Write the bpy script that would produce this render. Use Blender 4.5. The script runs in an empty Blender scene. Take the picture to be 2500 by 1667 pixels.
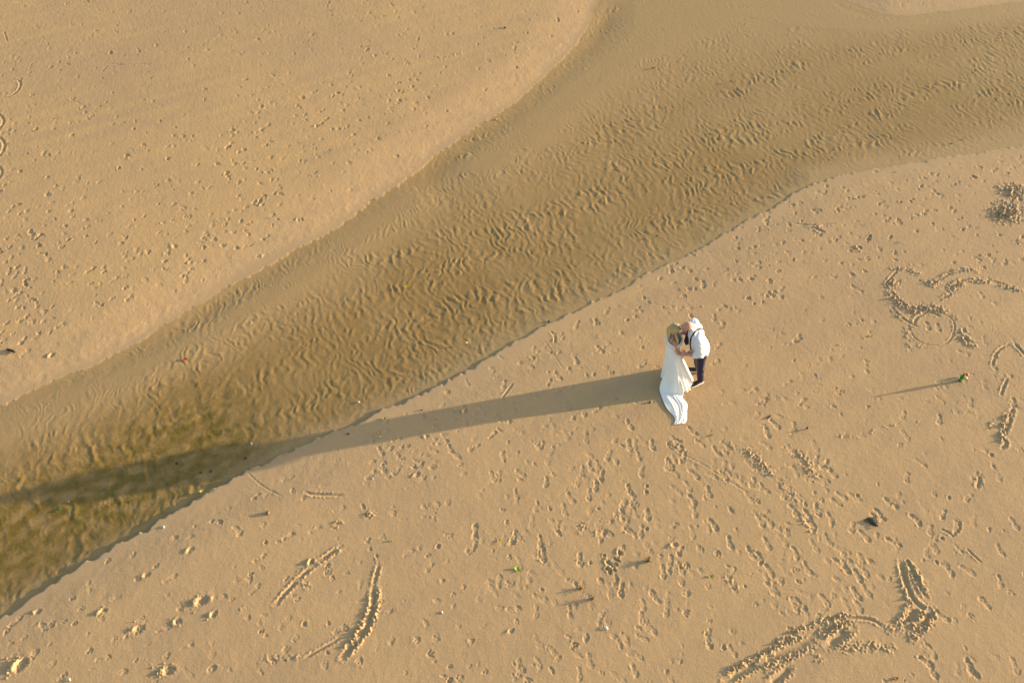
import bpy, bmesh, math, random
import numpy as np
from mathutils import Vector, Matrix

random.seed(7)
rng = np.random.default_rng(11)
scene = bpy.context.scene
COL = scene.collection

# ------------------------------------------------------------------ camera
FPX, PITCH, CAMH = 1944.0, math.radians(48.0), 12.2      # photo is 2500 x 1667 px
SP, CP = math.sin(PITCH), math.cos(PITCH)
cam = bpy.data.cameras.new('camera')
cam.sensor_width = 36.0
cam.lens = FPX / 2500.0 * 36.0
cam.clip_start, cam.clip_end = 0.1, 4000.0
camo = bpy.data.objects.new('camera', cam)
camo.location = (0, 0, CAMH)
camo.rotation_euler = (math.pi / 2 - PITCH, 0, 0)
COL.objects.link(camo)
scene.camera = camo

# ------------------------------------------------------------------ sky, sun, exposure
SUN_ELEV = math.radians(7.6)
SUN_XY = Vector((0.9775, 0.211)).normalized()            # horizontal direction towards the sun
world = bpy.data.worlds.new('World')
scene.world = world
world.use_nodes = True
wn = world.node_tree
bg = wn.nodes['Background']
sky = wn.nodes.new('ShaderNodeTexSky')
sky.sky_type = 'NISHITA'
sky.sun_disc = False
sky.sun_elevation = SUN_ELEV
sky.sun_rotation = math.atan2(SUN_XY.x, SUN_XY.y)
sky.air_density, sky.dust_density, sky.ozone_density = 1.0, 2.2, 1.0
wn.links.new(sky.outputs[0], bg.inputs['Color'])
bg.inputs['Strength'].default_value = 0.15
sun = bpy.data.lights.new('sun', 'SUN')
sun.energy = 4.7
sun.angle = math.radians(0.55)
sun.color = (1.0, 0.80, 0.56)
suno = bpy.data.objects.new('sun', sun)
sd = Vector((SUN_XY.x * math.cos(SUN_ELEV), SUN_XY.y * math.cos(SUN_ELEV), math.sin(SUN_ELEV)))
suno.rotation_euler = sd.to_track_quat('Z', 'Y').to_euler()
suno.location = (20, 5, 20)
COL.objects.link(suno)
vs = scene.view_settings
vs.view_transform = 'Standard'
vs.look = 'None'
vs.exposure = 1.60
vs.gamma = 1.0
vs.use_curve_mapping = False

# ------------------------------------------------------------------ helpers
def ground_at(x, y, h=0.0):
    """photo pixel -> point on the level plane z = h"""
    u, v = (x - 1250.0) / FPX, (y - 833.5) / FPX
    z = (CAMH - h) / (SP + v * CP)
    return np.array([u * z, z * (CP - v * SP)])

def gpts(pts):
    return np.array([ground_at(*p) for p in pts])

def sstep(a, b, x):
    t = np.clip((x - a) / (b - a), 0, 1)
    return t * t * (3 - 2 * t)

def mat(name):
    m = bpy.data.materials.new(name)
    m.use_nodes = True
    nt = m.node_tree
    return m, nt, nt.nodes['Principled BSDF']

def simple_mat(name, col, rough=0.7, noise=0.12, scale=30.0, spec=0.3, bump=0.0, sheen=0.0):
    """base colour with procedural mottling"""
    m, nt, b = mat(name)
    tc = nt.nodes.new('ShaderNodeTexCoord')
    nz = nt.nodes.new('ShaderNodeTexNoise')
    nz.inputs['Scale'].default_value = scale
    nz.inputs['Detail'].default_value = 4
    nt.links.new(tc.outputs['Object'], nz.inputs['Vector'])
    rp = nt.nodes.new('ShaderNodeValToRGB')
    rp.color_ramp.elements[0].position, rp.color_ramp.elements[1].position = 0.3, 0.7
    lo = [max(0, c * (1 - noise)) for c in col]
    hi = [min(1, c * (1 + noise)) for c in col]
    rp.color_ramp.elements[0].color = (*lo, 1)
    rp.color_ramp.elements[1].color = (*hi, 1)
    nt.links.new(nz.outputs['Fac'], rp.inputs['Fac'])
    nt.links.new(rp.outputs['Color'], b.inputs['Base Color'])
    b.inputs['Roughness'].default_value = rough
    b.inputs['Specular IOR Level'].default_value = spec
    b.inputs['Sheen Weight'].default_value = sheen
    if bump:
        bp = nt.nodes.new('ShaderNodeBump')
        bp.inputs['Strength'].default_value = bump
        bp.inputs['Distance'].default_value = 0.01
        nt.links.new(nz.outputs['Fac'], bp.inputs['Height'])
        nt.links.new(bp.outputs['Normal'], b.inputs['Normal'])
    return m

def fft_tex(n, size, filt, seed):
    """periodic random field (std 1) with the given spectrum filt(kx, ky), k in cycles per metre"""
    r = np.random.default_rng(seed)
    k = np.fft.fftfreq(n, size / n)
    kx, ky = np.meshgrid(k, k)
    f = np.fft.fft2(r.standard_normal((n, n))) * filt(kx, ky)
    t = np.real(np.fft.ifft2(f))
    t -= t.mean()
    return (t / t.std()).astype(np.float32), size

def sample(tex, x, y):
    t, size = tex
    n = t.shape[0]
    gx, gy = (x / size * n) % n, (y / size * n) % n
    ix, iy = gx.astype(np.int32), gy.astype(np.int32)
    fx, fy = gx - ix, gy - iy
    ix %= n; iy %= n
    jx, jy = (ix + 1) % n, (iy + 1) % n
    return (t[iy, ix] * (1 - fx) + t[iy, jx] * fx) * (1 - fy) + (t[jy, ix] * (1 - fx) + t[jy, jx] * fx) * fy

def band(k0, rel, ang=None):
    def f(kx, ky):
        k = np.hypot(kx, ky)
        r = np.exp(-0.5 * ((k - k0) / (k0 * rel)) ** 2)
        if ang is not None:
            a = np.abs(np.arctan2(ky, kx))
            a = np.minimum(a, np.pi - a)
            r = r * np.exp(-0.5 * (a / ang) ** 2)
        return r
    return f

def power(p, lo):
    return lambda kx, ky: 1.0 / (np.hypot(kx, ky) ** 2 + lo * lo) ** (p / 2)

T_FBM = fft_tex(512, 24.0, power(1.6, 0.12), 1)
T_CLOD = fft_tex(1024, 12.0, band(16.0, 0.45), 2)
T_LUMP = fft_tex(512, 10.0, band(4.0, 0.6), 3)
T_RLL = fft_tex(1024, 16.0, band(3.2, 0.3, math.radians(28)), 4)
T_RBIG = fft_tex(1024, 13.0, band(5.3, 0.22, math.radians(31)), 14)
T_RMID = fft_tex(1024, 12.0, band(6.4, 0.2, math.radians(20)), 5)
T_RSML = fft_tex(1024, 7.0, band(10.0, 0.16, math.radians(12)), 6)
T_PATCH = fft_tex(512, 20.0, band(0.5, 0.7), 7)
T_STREAK = fft_tex(512, 14.0, lambda kx, ky: np.exp(-0.5 * (kx / 0.35) ** 2) * np.exp(-0.5 * ((np.abs(ky) - 3.0) / 1.6) ** 2), 8)

# ------------------------------------------------------------------ the ground grid (one sheet, finest where the photo looks)
def wid(y):
    return np.maximum(0.643 * (CP * y + CAMH * SP), 4.0)

vv = np.linspace(0.4287 * 1.10, -0.4287 * 1.09, 930)
zz = CAMH / (SP + vv * CP)
yd = zz * (CP - vv * SP)
y_out0 = np.array([-300, -120, -50, -22, -10, -4, -1, 0.6, 1.8, 2.6, 3.1])
y_out0 = y_out0[y_out0 < yd[0] - 0.1]
y_out1 = np.array([34, 40, 50, 70, 110, 180, 320, 600, 1000.0])
y_out1 = y_out1[y_out1 > yd[-1] + 0.3]
YR = np.concatenate([y_out0, yd, y_out1])
ud = np.linspace(-1.17, 1.17, 1420)
uo = np.array([1.20, 1.27, 1.4, 1.7, 2.2, 3, 4.5, 7, 12, 30])
UC = np.concatenate([-uo[::-1], ud, uo])
NR, NC = len(YR), len(UC)
WR = wid(YR)
X = (UC[None, :] * WR[:, None]).astype(np.float32)
Y = np.repeat(YR[:, None], NC, 1)
R = np.zeros((NR, NC), np.float32)                                  # relief stamped on top of the base

def local(x, y, r):
    i0, i1 = np.searchsorted(YR, [y - r, y + r])
    i0, i1 = max(i0, 0), max(i1, 1)
    if i1 <= i0:
        return None
    wa, wb = wid(np.array([y - r, y + r]))
    us = [(x - r) / wa, (x - r) / wb, (x + r) / wa, (x + r) / wb]
    j0, j1 = np.searchsorted(UC, [min(us), max(us)])
    if j1 <= j0:
        return None
    s = (slice(i0, i1), slice(j0, j1))
    return s, X[s] - x, Y[s] - y

# ------------------------------------------------------------------ banks of the stream (photo pixels, turned into ground points)
K = 2500 / 2352.0
LB = [(1620, -420), (1480, -190), (1400, -60), (1375, 0), (1345, 65), (1310, 115), (1250, 180), (1150, 262), (1050, 325), (950, 395), (850, 470), (750, 535),
      (650, 590), (550, 640), (450, 700), (350, 765), (250, 822), (150, 865), (80, 895), (0, 932), (-150, 985), (-420, 1060)]
RB = [(-420, 1640), (-150, 1510), (0, 1425), (50, 1395), (150, 1325), (250, 1265), (350, 1200), (450, 1140), (550, 1085), (600, 1066), (700, 1020),
      (850, 960), (1000, 890), (1100, 840), (1200, 775), (1300, 720), (1400, 670), (1500, 620), (1600, 575), (1700, 520),
      (1800, 460), (1860, 420), (1950, 395), (2050, 380), (2150, 368), (2250, 355), (2352, 335), (2700, 268), (3000, 200)]
TB = [(3000, -130), (2352, 4), (2200, 24), (2100, 34), (2045, 36), (1985, 20), (1930, -6), (1880, -80), (1860, -420)]
LBw = gpts([(a * K, b * K) for a, b in LB])
RBw = gpts([(a * K, b * K) for a, b in RB])
TBw = gpts([(a * K, b * K) for a, b in TB])

def far(p, q, d):
    v = (p - q) / np.linalg.norm(p - q)
    return p + v * d

LBw = np.vstack([far(LBw[0], LBw[2], 150)[None], LBw, far(LBw[-1], LBw[-3], 150)[None]])
RBw = np.vstack([far(RBw[0], RBw[2], 150)[None], RBw, far(RBw[-1], RBw[-3], 150)[None]])
TBw = np.vstack([far(TBw[0], TBw[2], 150)[None], TBw, far(TBw[-1], TBw[-3], 150)[None]])

def smooth_line(p, it=2):
    for _ in range(it):
        q = [p[0]]
        for a, b in zip(p[:-1], p[1:]):
            q += [a * .75 + b * .25, a * .25 + b * .75]
        q.append(p[-1])
        p = np.array(q)
    return p

LBw, RBw, TBw = smooth_line(LBw), smooth_line(RBw), smooth_line(TBw)

def line_dist(P, x, y):
    best = np.full(x.shape, 1e9)
    arc = np.zeros(x.shape)
    acc = 0.0
    for a, b in zip(P[:-1], P[1:]):
        d = b - a
        l2 = d @ d + 1e-12
        t = np.clip(((x - a[0]) * d[0] + (y - a[1]) * d[1]) / l2, 0, 1)
        dd = np.hypot(x - a[0] - t * d[0], y - a[1] - t * d[1])
        m = dd < best
        best = np.where(m, dd, best)
        arc = np.where(m, acc + t * math.sqrt(l2), arc)
        acc += math.sqrt(l2)
    return best, arc

def inside_poly(P, x, y):
    c = np.zeros(x.shape, bool)
    Q = np.roll(P, 1, 0)
    for (x1, y1), (x2, y2) in zip(P, Q):
        if y1 == y2:
            continue
        m = ((y1 > y) != (y2 > y)) & (x < (x2 - x1) * (y - y1) / (y2 - y1) + x1)
        c ^= m
    return c

ri = np.unique(np.concatenate([np.arange(0, NR, 4), [NR - 1]])); ci = np.unique(np.concatenate([np.arange(0, NC, 4), [NC - 1]]))
XC, YC = X[np.ix_(ri, ci)], Y[np.ix_(ri, ci)]
def upsample(c):
    """coarse grid (every fourth row and column) -> full grid, linear"""
    fi = np.interp(np.arange(NR), ri, np.arange(len(ri))); i0 = np.minimum(fi.astype(int), len(ri) - 2); fi = (fi - i0)[:, None]
    fj = np.interp(np.arange(NC), ci, np.arange(len(ci))); j0 = np.minimum(fj.astype(int), len(ci) - 2); fj = (fj - j0)[None, :]
    t = c[i0] * (1 - fi) + c[i0 + 1] * fi
    return (t[:, j0] * (1 - fj) + t[:, j0 + 1] * fj).astype(np.float32)

WETPOLY = np.vstack([LBw, RBw, TBw])
nx = sample(T_FBM, X * 2.2, Y * 2.2) * 0.04 + sample(T_LUMP, X, Y) * .014            # ragged waterline
ny = sample(T_FBM, X * 2.2 + 7, Y * 2.2 + 3) * 0.04 + sample(T_LUMP, X + 3, Y + 5) * .014
XW, YW = X + nx, Y + ny
XWc, YWc = XW[np.ix_(ri, ci)], YW[np.ix_(ri, ci)]
dL, dR, dT = [upsample(line_dist(L_, XWc, YWc)[0]) for L_ in (LBw, RBw, TBw)]
INS = upsample(inside_poly(WETPOLY, XWc, YWc).astype(float)) > .5
for L_, D_ in ((LBw, dL), (RBw, dR), (TBw, dT)):          # exact close to the banks
    nr_ = D_ < 0.5
    D_[nr_] = line_dist(L_, XW[nr_], YW[nr_])[0]
nr_ = np.minimum(np.minimum(dL, dR), dT) < 0.5
nr_[:14] = True; nr_[-12:] = True; nr_[:, :14] = True; nr_[:, -14:] = True
INS[nr_] = inside_poly(WETPOLY, XW[nr_], YW[nr_])
sL, sR, sT = [np.where(INS, d, -d) for d in (dL, dR, dT)]

FA = math.radians(30.5)                                 # flow axis
A = X * math.cos(FA) + Y * math.sin(FA)
Bc = -X * math.sin(FA) + Y * math.cos(FA)
# the flow turns a little: bend the along-stream coordinate
A2 = A + 0.25 * sample(T_FBM, X * 0.8, Y * 0.8)

def stroke(pts, sig_px):
    """soft stroke along photo pixels, width following the ground scale"""
    P = gpts(pts)
    d, _ = line_dist(smooth_line(P, 1), XC, YC)
    sc = FPX / (CP * np.clip(YC, 2, 60) + CAMH * SP)
    return upsample(np.exp(-0.5 * (d * sc / sig_px) ** 2))

dmin = np.minimum(np.minimum(dL, dR), dT)
depth = 0.022 * sstep(0.0, 0.6, dmin)
main = stroke([(-300, 1480), (0, 1320), (400, 1120), (800, 900), (1200, 660), (1600, 450), (2000, 310), (2500, 190), (2900, 100)], 118)
lowleft = stroke([(-200, 1420), (0, 1330), (250, 1190), (480, 1080)], 100)
lchan = stroke([(-200, 1060), (0, 1000), (300, 880), (480, 780), (600, 700), (900, 510), (1150, 345), (1330, 215), (1450, 90), (1530, 0)], 26)
bar = stroke([(-200, 1110), (0, 1040), (250, 945), (480, 835), (700, 690), (860, 585), (1000, 490)], 46)
bar2 = stroke([(1180, 400), (1300, 310), (1420, 210), (1560, 110), (1700, 10)], 58)
bar3 = stroke([(1560, -10), (1700, 40), (1850, 30), (2000, 10)], 95)
barR = .9 * stroke([(1990, 432), (2110, 412), (2250, 395), (2520, 335)], 34)
barT = stroke([(1950, 45), (2100, 62), (2250, 52), (2520, 22)], 26)
up2 = stroke([(1500, 330), (1900, 150), (2200, 110), (2500, 80)], 45)
shallow = np.clip(bar + bar2 + bar3 * 0.9 + barR + barT, 0, 1)
depth = depth + 0.030 * main + 0.020 * lowleft + 0.014 * lchan + 0.012 * up2
depth = depth * (1 - 0.93 * shallow)
depth = np.maximum(depth, 0.004 * sstep(0.0, 0.08, dmin))
patch = sample(T_PATCH, A * 0.28, Bc * 1.5)
rip_gate = np.clip(0.88 + 0.45 * patch, 0.15, 1.35)
FR = FA - math.radians(11)                              # ripple crests stand a little askew to the flow
wob_ = 0.14 * sample(T_FBM, X * 1.2, Y * 1.2)
A3 = X * math.cos(FR) + Y * math.sin(FR) + wob_
B3 = -X * math.sin(FR) + Y * math.cos(FR) + 0.15 * sample(T_FBM, X + 5, Y)
rbig = sample(T_RBIG, A3, B3)
rll = sample(T_RLL, A3, B3)
rmid = sample(T_RMID, A2, Bc)
rsml = sample(T_RSML, A2, Bc)
amp_big = np.clip(.42 + main * .6 + 0.4 * up2, 0, 1) * (1 - .35 * lowleft) * (1 - .92 * shallow) * np.clip(0.95 + 0.33 * patch, 0.35, 1.35)
lowmid = sstep(1.0, -6.0, A - 3.0)
edge_sh = np.clip(shallow * (1 - shallow) * 4, 0, 1)
amp_mid = np.clip(0.42 + 0.7 * edge_sh + 0.4 * up2, 0, 1) * np.clip(0.6 + 0.7 * sample(T_PATCH, A * .7 + 9, Bc * 1.6 + 4), 0, 1.2)
amp_sml = np.clip(0.3 + 0.7 * shallow, 0, 1) * np.clip(0.5 + 0.7 * sample(T_PATCH, A * .9 + 3, Bc * 2 + 8), 0, 1.2)
sharp = lambda t: np.where(t > 0, t + .12 * t * t, t * 0.8)
bed = (0.0026 * amp_big * (1 - .6 * lowmid) * sharp(rbig) + 0.0026 * amp_big * lowmid * sharp(rll) + 0.0017 * amp_mid * sharp(rmid) + 0.0008 * amp_sml * rsml
       + 0.0010 * sample(T_FBM, X * 3, Y * 3) * (1 - 0.6 * shallow) + 0.00035 * sample(T_CLOD, A * .6, Bc * 1.1) * (1 - 0.7 * shallow))
gate_in = sstep(0.0, 0.25, dmin)
for pts, wdt, hgt in [([(1485, 290), (1492, 360), (1480, 425), (1445, 500), (1420, 540)], .05, .006),
                      ([(1392, 370), (1385, 425), (1355, 500), (1330, 565)], .05, .005),
                      ([(1692, 240), (1712, 290), (1690, 360), (1640, 440)], .05, .006),
                      ([(1800, 330), (1760, 420), (1720, 470)], .05, .005),
                      ([(560, 860), (440, 980), (330, 1060), (220, 1140)], .035, .005),
                      ([(590, 880), (480, 1000), (370, 1090)], .035, .0035),
                      ([(700, 770), (620, 850), (545, 915), (525, 980)], .05, .006),
                      ([(1290, 470), (1270, 540), (1215, 640)], .05, .005),
                      ([(1075, 650), (1060, 720), (1010, 800)], .05, .004),
                      ([(0, 1150), (150, 1060), (330, 970)], .03, .004),
                      ([(200, 960), (230, 925), (330, 860)], .03, .004),
                      ([(1925, 90), (1960, 200), (1900, 290)], .06, .005)]:
    P = smooth_line(gpts(pts), 2)
    c0, c1 = P.min(0) - .6, P.max(0) + .6
    q = local((c0[0] + c1[0]) / 2, (c0[1] + c1[1]) / 2, max(c1 - c0) / 2)
    sl, lx_, ly_ = q
    gx, gy = X[sl], Y[sl]
    d, arc = line_dist(P, gx, gy)
    tot = np.linalg.norm(np.diff(P, axis=0), axis=1).sum()
    fade = sstep(0, .3 * tot, arc) * sstep(0, .3 * tot, tot - arc) * np.clip(.55 + .5 * sample(T_LUMP, gx * .8, gy * .8), 0, 1.2)
    bed[sl] += .42 * hgt * fade * (np.exp(-(d / wdt) ** 2) - 0.5 * np.exp(-((d - wdt * 1.8) / wdt) ** 2))
zin = -depth + bed * gate_in
zin = np.minimum(zin, -0.0022 * sstep(0, 0.12, dmin))
# dry side: gentle shelf on the far bank, a small cut edge on the near bank
dry_left = 0.0012 * np.clip(dL / .25, 0, 1) + 0.055 * sstep(-0.1, 1.7, dL)*sstep(0,.5,dL) + 0.05 * sstep(1.0, 7.0, dL)
cut = 0.008 + 0.028 * sstep(9.0, 1.0, X + 6.0) * sstep(-12, -4, X)
dry_right = cut * sstep(0, 0.035, dR) + 0.028 * sstep(0.0, 1.2, dR) + 0.05 * sstep(1.0, 8.0, dR)
dry_top = 0.004 * sstep(0, 0.3, dT) + 0.045 * sstep(0, 1.6, dT)
zout = np.where(dL < np.minimum(dR, dT), dry_left, np.where(dR < dT, dry_right, dry_top))
BASE = np.where(INS, zin, zout)
fine = rng.standard_normal((NR, NC))
dryness = np.where(INS, 0.0, sstep(0.02, 0.5, dmin))
und = 0.0022 * sample(T_FBM, X * 0.7, Y * 0.7) + 0.00025 * sample(T_LUMP, X * 1.3, Y * 1.3)
BASE = BASE + und * dryness

# ------------------------------------------------------------------ marks in the sand (relief on the ground sheet)
def mark_print(x, y, ang, L=0.27, W=0.10, D=0.013, bare=False, part=0):
    q = local(x, y, L * 0.85)
    if q is None:
        return
    s, lx, ly = q
    ca, sa = math.cos(ang), math.sin(ang)
    a, b = lx * ca + ly * sa, -lx * sa + ly * ca
    b = b + random.uniform(-0.5, 0.5) * a * a / L
    t = a / L
    hw = W * 0.5 * (0.72 + 0.30 * np.exp(-((t - 0.24) / 0.17) ** 2) - 0.10 * np.exp(-((t + 0.05) / 0.13) ** 2))
    r = np.sqrt((b / hw) ** 2 + (np.maximum(np.abs(t) - 0.30, 0) / 0.20) ** 2)
    m = 1 - sstep(0.84, 1.12, r)
    if part == 1:
        m = m * sstep(-0.05, 0.08, t)
    elif part == 2:
        m = m * (1 - sstep(-0.12, 0.02, t))
    prof = 0.55 + 0.55 * np.exp(-((t - 0.33) / 0.15) ** 2) + 0.45 * np.exp(-((t + 0.36) / 0.13) ** 2)
    rim = np.exp(-((r - 1.32) / 0.24) ** 2) * (0.5 + 0.5 * sample(T_LUMP, lx * 2 + x, ly * 2 + y))
    if part == 1:
        rim = rim * sstep(-0.05, 0.1, t)
    elif part == 2:
        rim = rim * (1 - sstep(-0.1, 0.05, t))
    ridge = 0.0
    if not bare:
        ridge = 0.12 * np.sin(t * 60) * m
    back = 0.5 * np.exp(-((t - 0.12) / 0.06) ** 2 - (b / hw) ** 2) * random.uniform(0, 1)
    crumb = sample(T_CLOD, lx + x, ly + y)
    R[s] = R[s] * (1 - 0.85 * m) + D * (-m * prof + 0.24 * rim + ridge * 0.5 + back * m + .22 * crumb * (m + 1.3 * rim))
    if bare:
        for k in range(5):
            tx = L * (0.52 - 0.035 * abs(k - 1))
            tb = W * (-0.36 + 0.18 * k)
            rr = np.hypot(a - tx, b - tb) / (W * (0.15 if k == 0 else 0.10))
            R[s] -= D * 0.9 * np.exp(-rr ** 2)

def mark_pit(x, y, r0, D, elong=1.0, ang=0.0, rim=0.4):
    q = local(x, y, r0 * max(elong, 1) * 2.4)
    if q is None:
        return
    s, lx, ly = q
    ca, sa = math.cos(ang), math.sin(ang)
    a, b = (lx * ca + ly * sa) / elong, -lx * sa + ly * ca
    r = np.hypot(a, b) / r0 * (1 + 0.12 * sample(T_CLOD, lx + x, ly + y))
    m = 1 - sstep(0.55, 1.12, r)
    skew = 1 + 0.5 * np.clip(a / r0, -1, 1)
    R[s] = R[s] * (1 - 0.8 * m) + D * (-m * (1 + .25 * sample(T_CLOD, ly + y, lx + x)) + 0.6 * rim * skew * np.exp(-((r - 1.35) / 0.3) ** 2))

def mark_bump(x, y, r0, h, elong=1.0, ang=0.0):
    q = local(x, y, r0 * max(elong, 1) * 2.0)
    if q is None:
        return
    s, lx, ly = q
    ca, sa = math.cos(ang), math.sin(ang)
    a, b = (lx * ca + ly * sa) / elong, -lx * sa + ly * ca
    r = np.hypot(a, b) / r0 * (1 + 0.30 * sample(T_CLOD, lx + x, ly + y))
    R[s] = np.maximum(R[s], h * (1 - sstep(0.25, 1.05, r))) if h > 0 else R[s]

def mark_paw(x, y, ang, S=0.05, D=0.012):
    ca, sa = math.cos(ang), math.sin(ang)
    mark_pit(x, y, S * 0.62, D, 1.1, ang, 0.35)
    for k, (f, l) in enumerate([(0.75, -0.55), (1.15, -0.2), (1.15, 0.2), (0.75, 0.55)]):
        f *= S; l *= S
        mark_pit(x + f * ca - l * sa, y + f * sa + l * ca, S * 0.30, D * 0.8, 1.5, ang, 0.3)

def mark_claw(x, y, ang, S=0.09, D=0.008):
    """bird or dog scrape: short strokes in a fan"""
    for da in (-0.5, 0.0, 0.5):
        a = ang + da + random.uniform(-.1, .1)
        mark_pit(x + 0.5 * S * math.cos(a), y + 0.5 * S * math.sin(a), S * 0.16, D, 3.0, a, 0.45)

def mark_clods(x, y, rad, amp=0.016, n=None, size=(0.012, 0.03)):
    """kicked-up lumps"""
    n = n or int(6 + rad * 60)
    for _ in range(n):
        rr, t = rad * math.sqrt(random.random()), random.uniform(0, 6.283)
        px, py = x + rr * math.cos(t), y + rr * math.sin(t)
        sz = random.uniform(*size)
        if random.random() < 0.62:
            mark_bump(px, py, sz, amp * random.uniform(.4, 1.1), random.uniform(1, 1.7), random.uniform(0, 3.1))
        else:
            mark_pit(px, py, sz * 1.1, amp * random.uniform(.4, .9), random.uniform(1, 1.8), random.uniform(0, 3.1), .5)

def clod_line(pts, width_px, amp=0.016, dens=1.0, size=(0.012, 0.03)):
    """pts in photo pixels; lumps on both sides of a dragged line"""
    P = smooth_line(gpts(pts), 1)
    seg = np.linalg.norm(np.diff(P, axis=0), axis=1)
    w = width_px / (FPX / (CP * P[:, 1].mean() + CAMH * SP))
    n = int(seg.sum() * dens * (5 + 45 * w))
    c0, c1 = P.min(0) - 3 * w, P.max(0) + 3 * w
    q = local((c0[0] + c1[0]) / 2, (c0[1] + c1[1]) / 2, max(c1 - c0) / 2)
    if q is not None:
        sl, lx, ly = q
        gx, gy = X[sl], Y[sl]
        d, arc = line_dist(P, gx, gy)
        e = np.exp(-(d / (w * .95)) ** 2) * sstep(0, 1.2 * w, arc) * sstep(0, 1.2 * w, seg.sum() - arc)
        c = np.clip(sample(T_CLOD, gx, gy) * .8 + .5 * sample(T_LUMP, gx * 1.6, gy * 1.6), -1.2, 2.0)
        R[sl] += e * amp * dens * (.55 * np.where(c > .0, c, .45 * c))
    cum = np.concatenate([[0], np.cumsum(seg)])
    for _ in range(n):
        t = random.uniform(0, cum[-1])
        i = min(np.searchsorted(cum, t, side='right') - 1, len(seg) - 1)
        f = (t - cum[i]) / max(seg[i], 1e-6)
        p = P[i] * (1 - f) + P[i + 1] * f
        d = (P[i + 1] - P[i]) / max(seg[i], 1e-6)
        o = random.gauss(0, w * 0.5)
        px, py = p[0] - d[1] * o, p[1] + d[0] * o
        sz = random.uniform(*size)
        if random.random() < 0.7:
            mark_bump(px, py, sz, amp * random.uniform(.35, 1.15), random.uniform(1, 1.7), random.uniform(0, 3.1))
        else:
            mark_pit(px, py, sz, amp * random.uniform(.3, .8), random.uniform(1, 1.8), random.uniform(0, 3.1), .5)

def groove(pts, w=0.022, D=0.014, berm=0.6, sm=2, side=0.0):
    """a line dragged through the sand; berm on both sides, more on one when side is not 0"""
    P = smooth_line(gpts(pts), sm)
    x0, y0 = P.min(0) - w * 6; x1, y1 = P.max(0) + w * 6
    cx, cy, rr = (x0 + x1) / 2, (y0 + y1) / 2, max(x1 - x0, y1 - y0) / 2
    q = local(cx, cy, rr)
    if q is None:
        return
    s, lx, ly = q
    d, arc = line_dist(P, lx + cx, ly + cy)
    tot = np.linalg.norm(np.diff(P, axis=0), axis=1).sum()
    fade = sstep(-0.001, 0.12 * tot, arc) * sstep(-0.001, 0.12 * tot, tot - arc)
    fade = 0.25 + 0.75 * fade
    lump = np.clip(0.7 + 0.6 * sample(T_CLOD, lx + cx, ly + cy), 0, 2)
    m = np.exp(-(d / w) ** 2)
    R[s] = R[s] * (1 - 0.9 * m) + fade * D * (-m + berm * lump * np.exp(-((d - 1.9 * w) / (0.75 * w)) ** 2))

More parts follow.
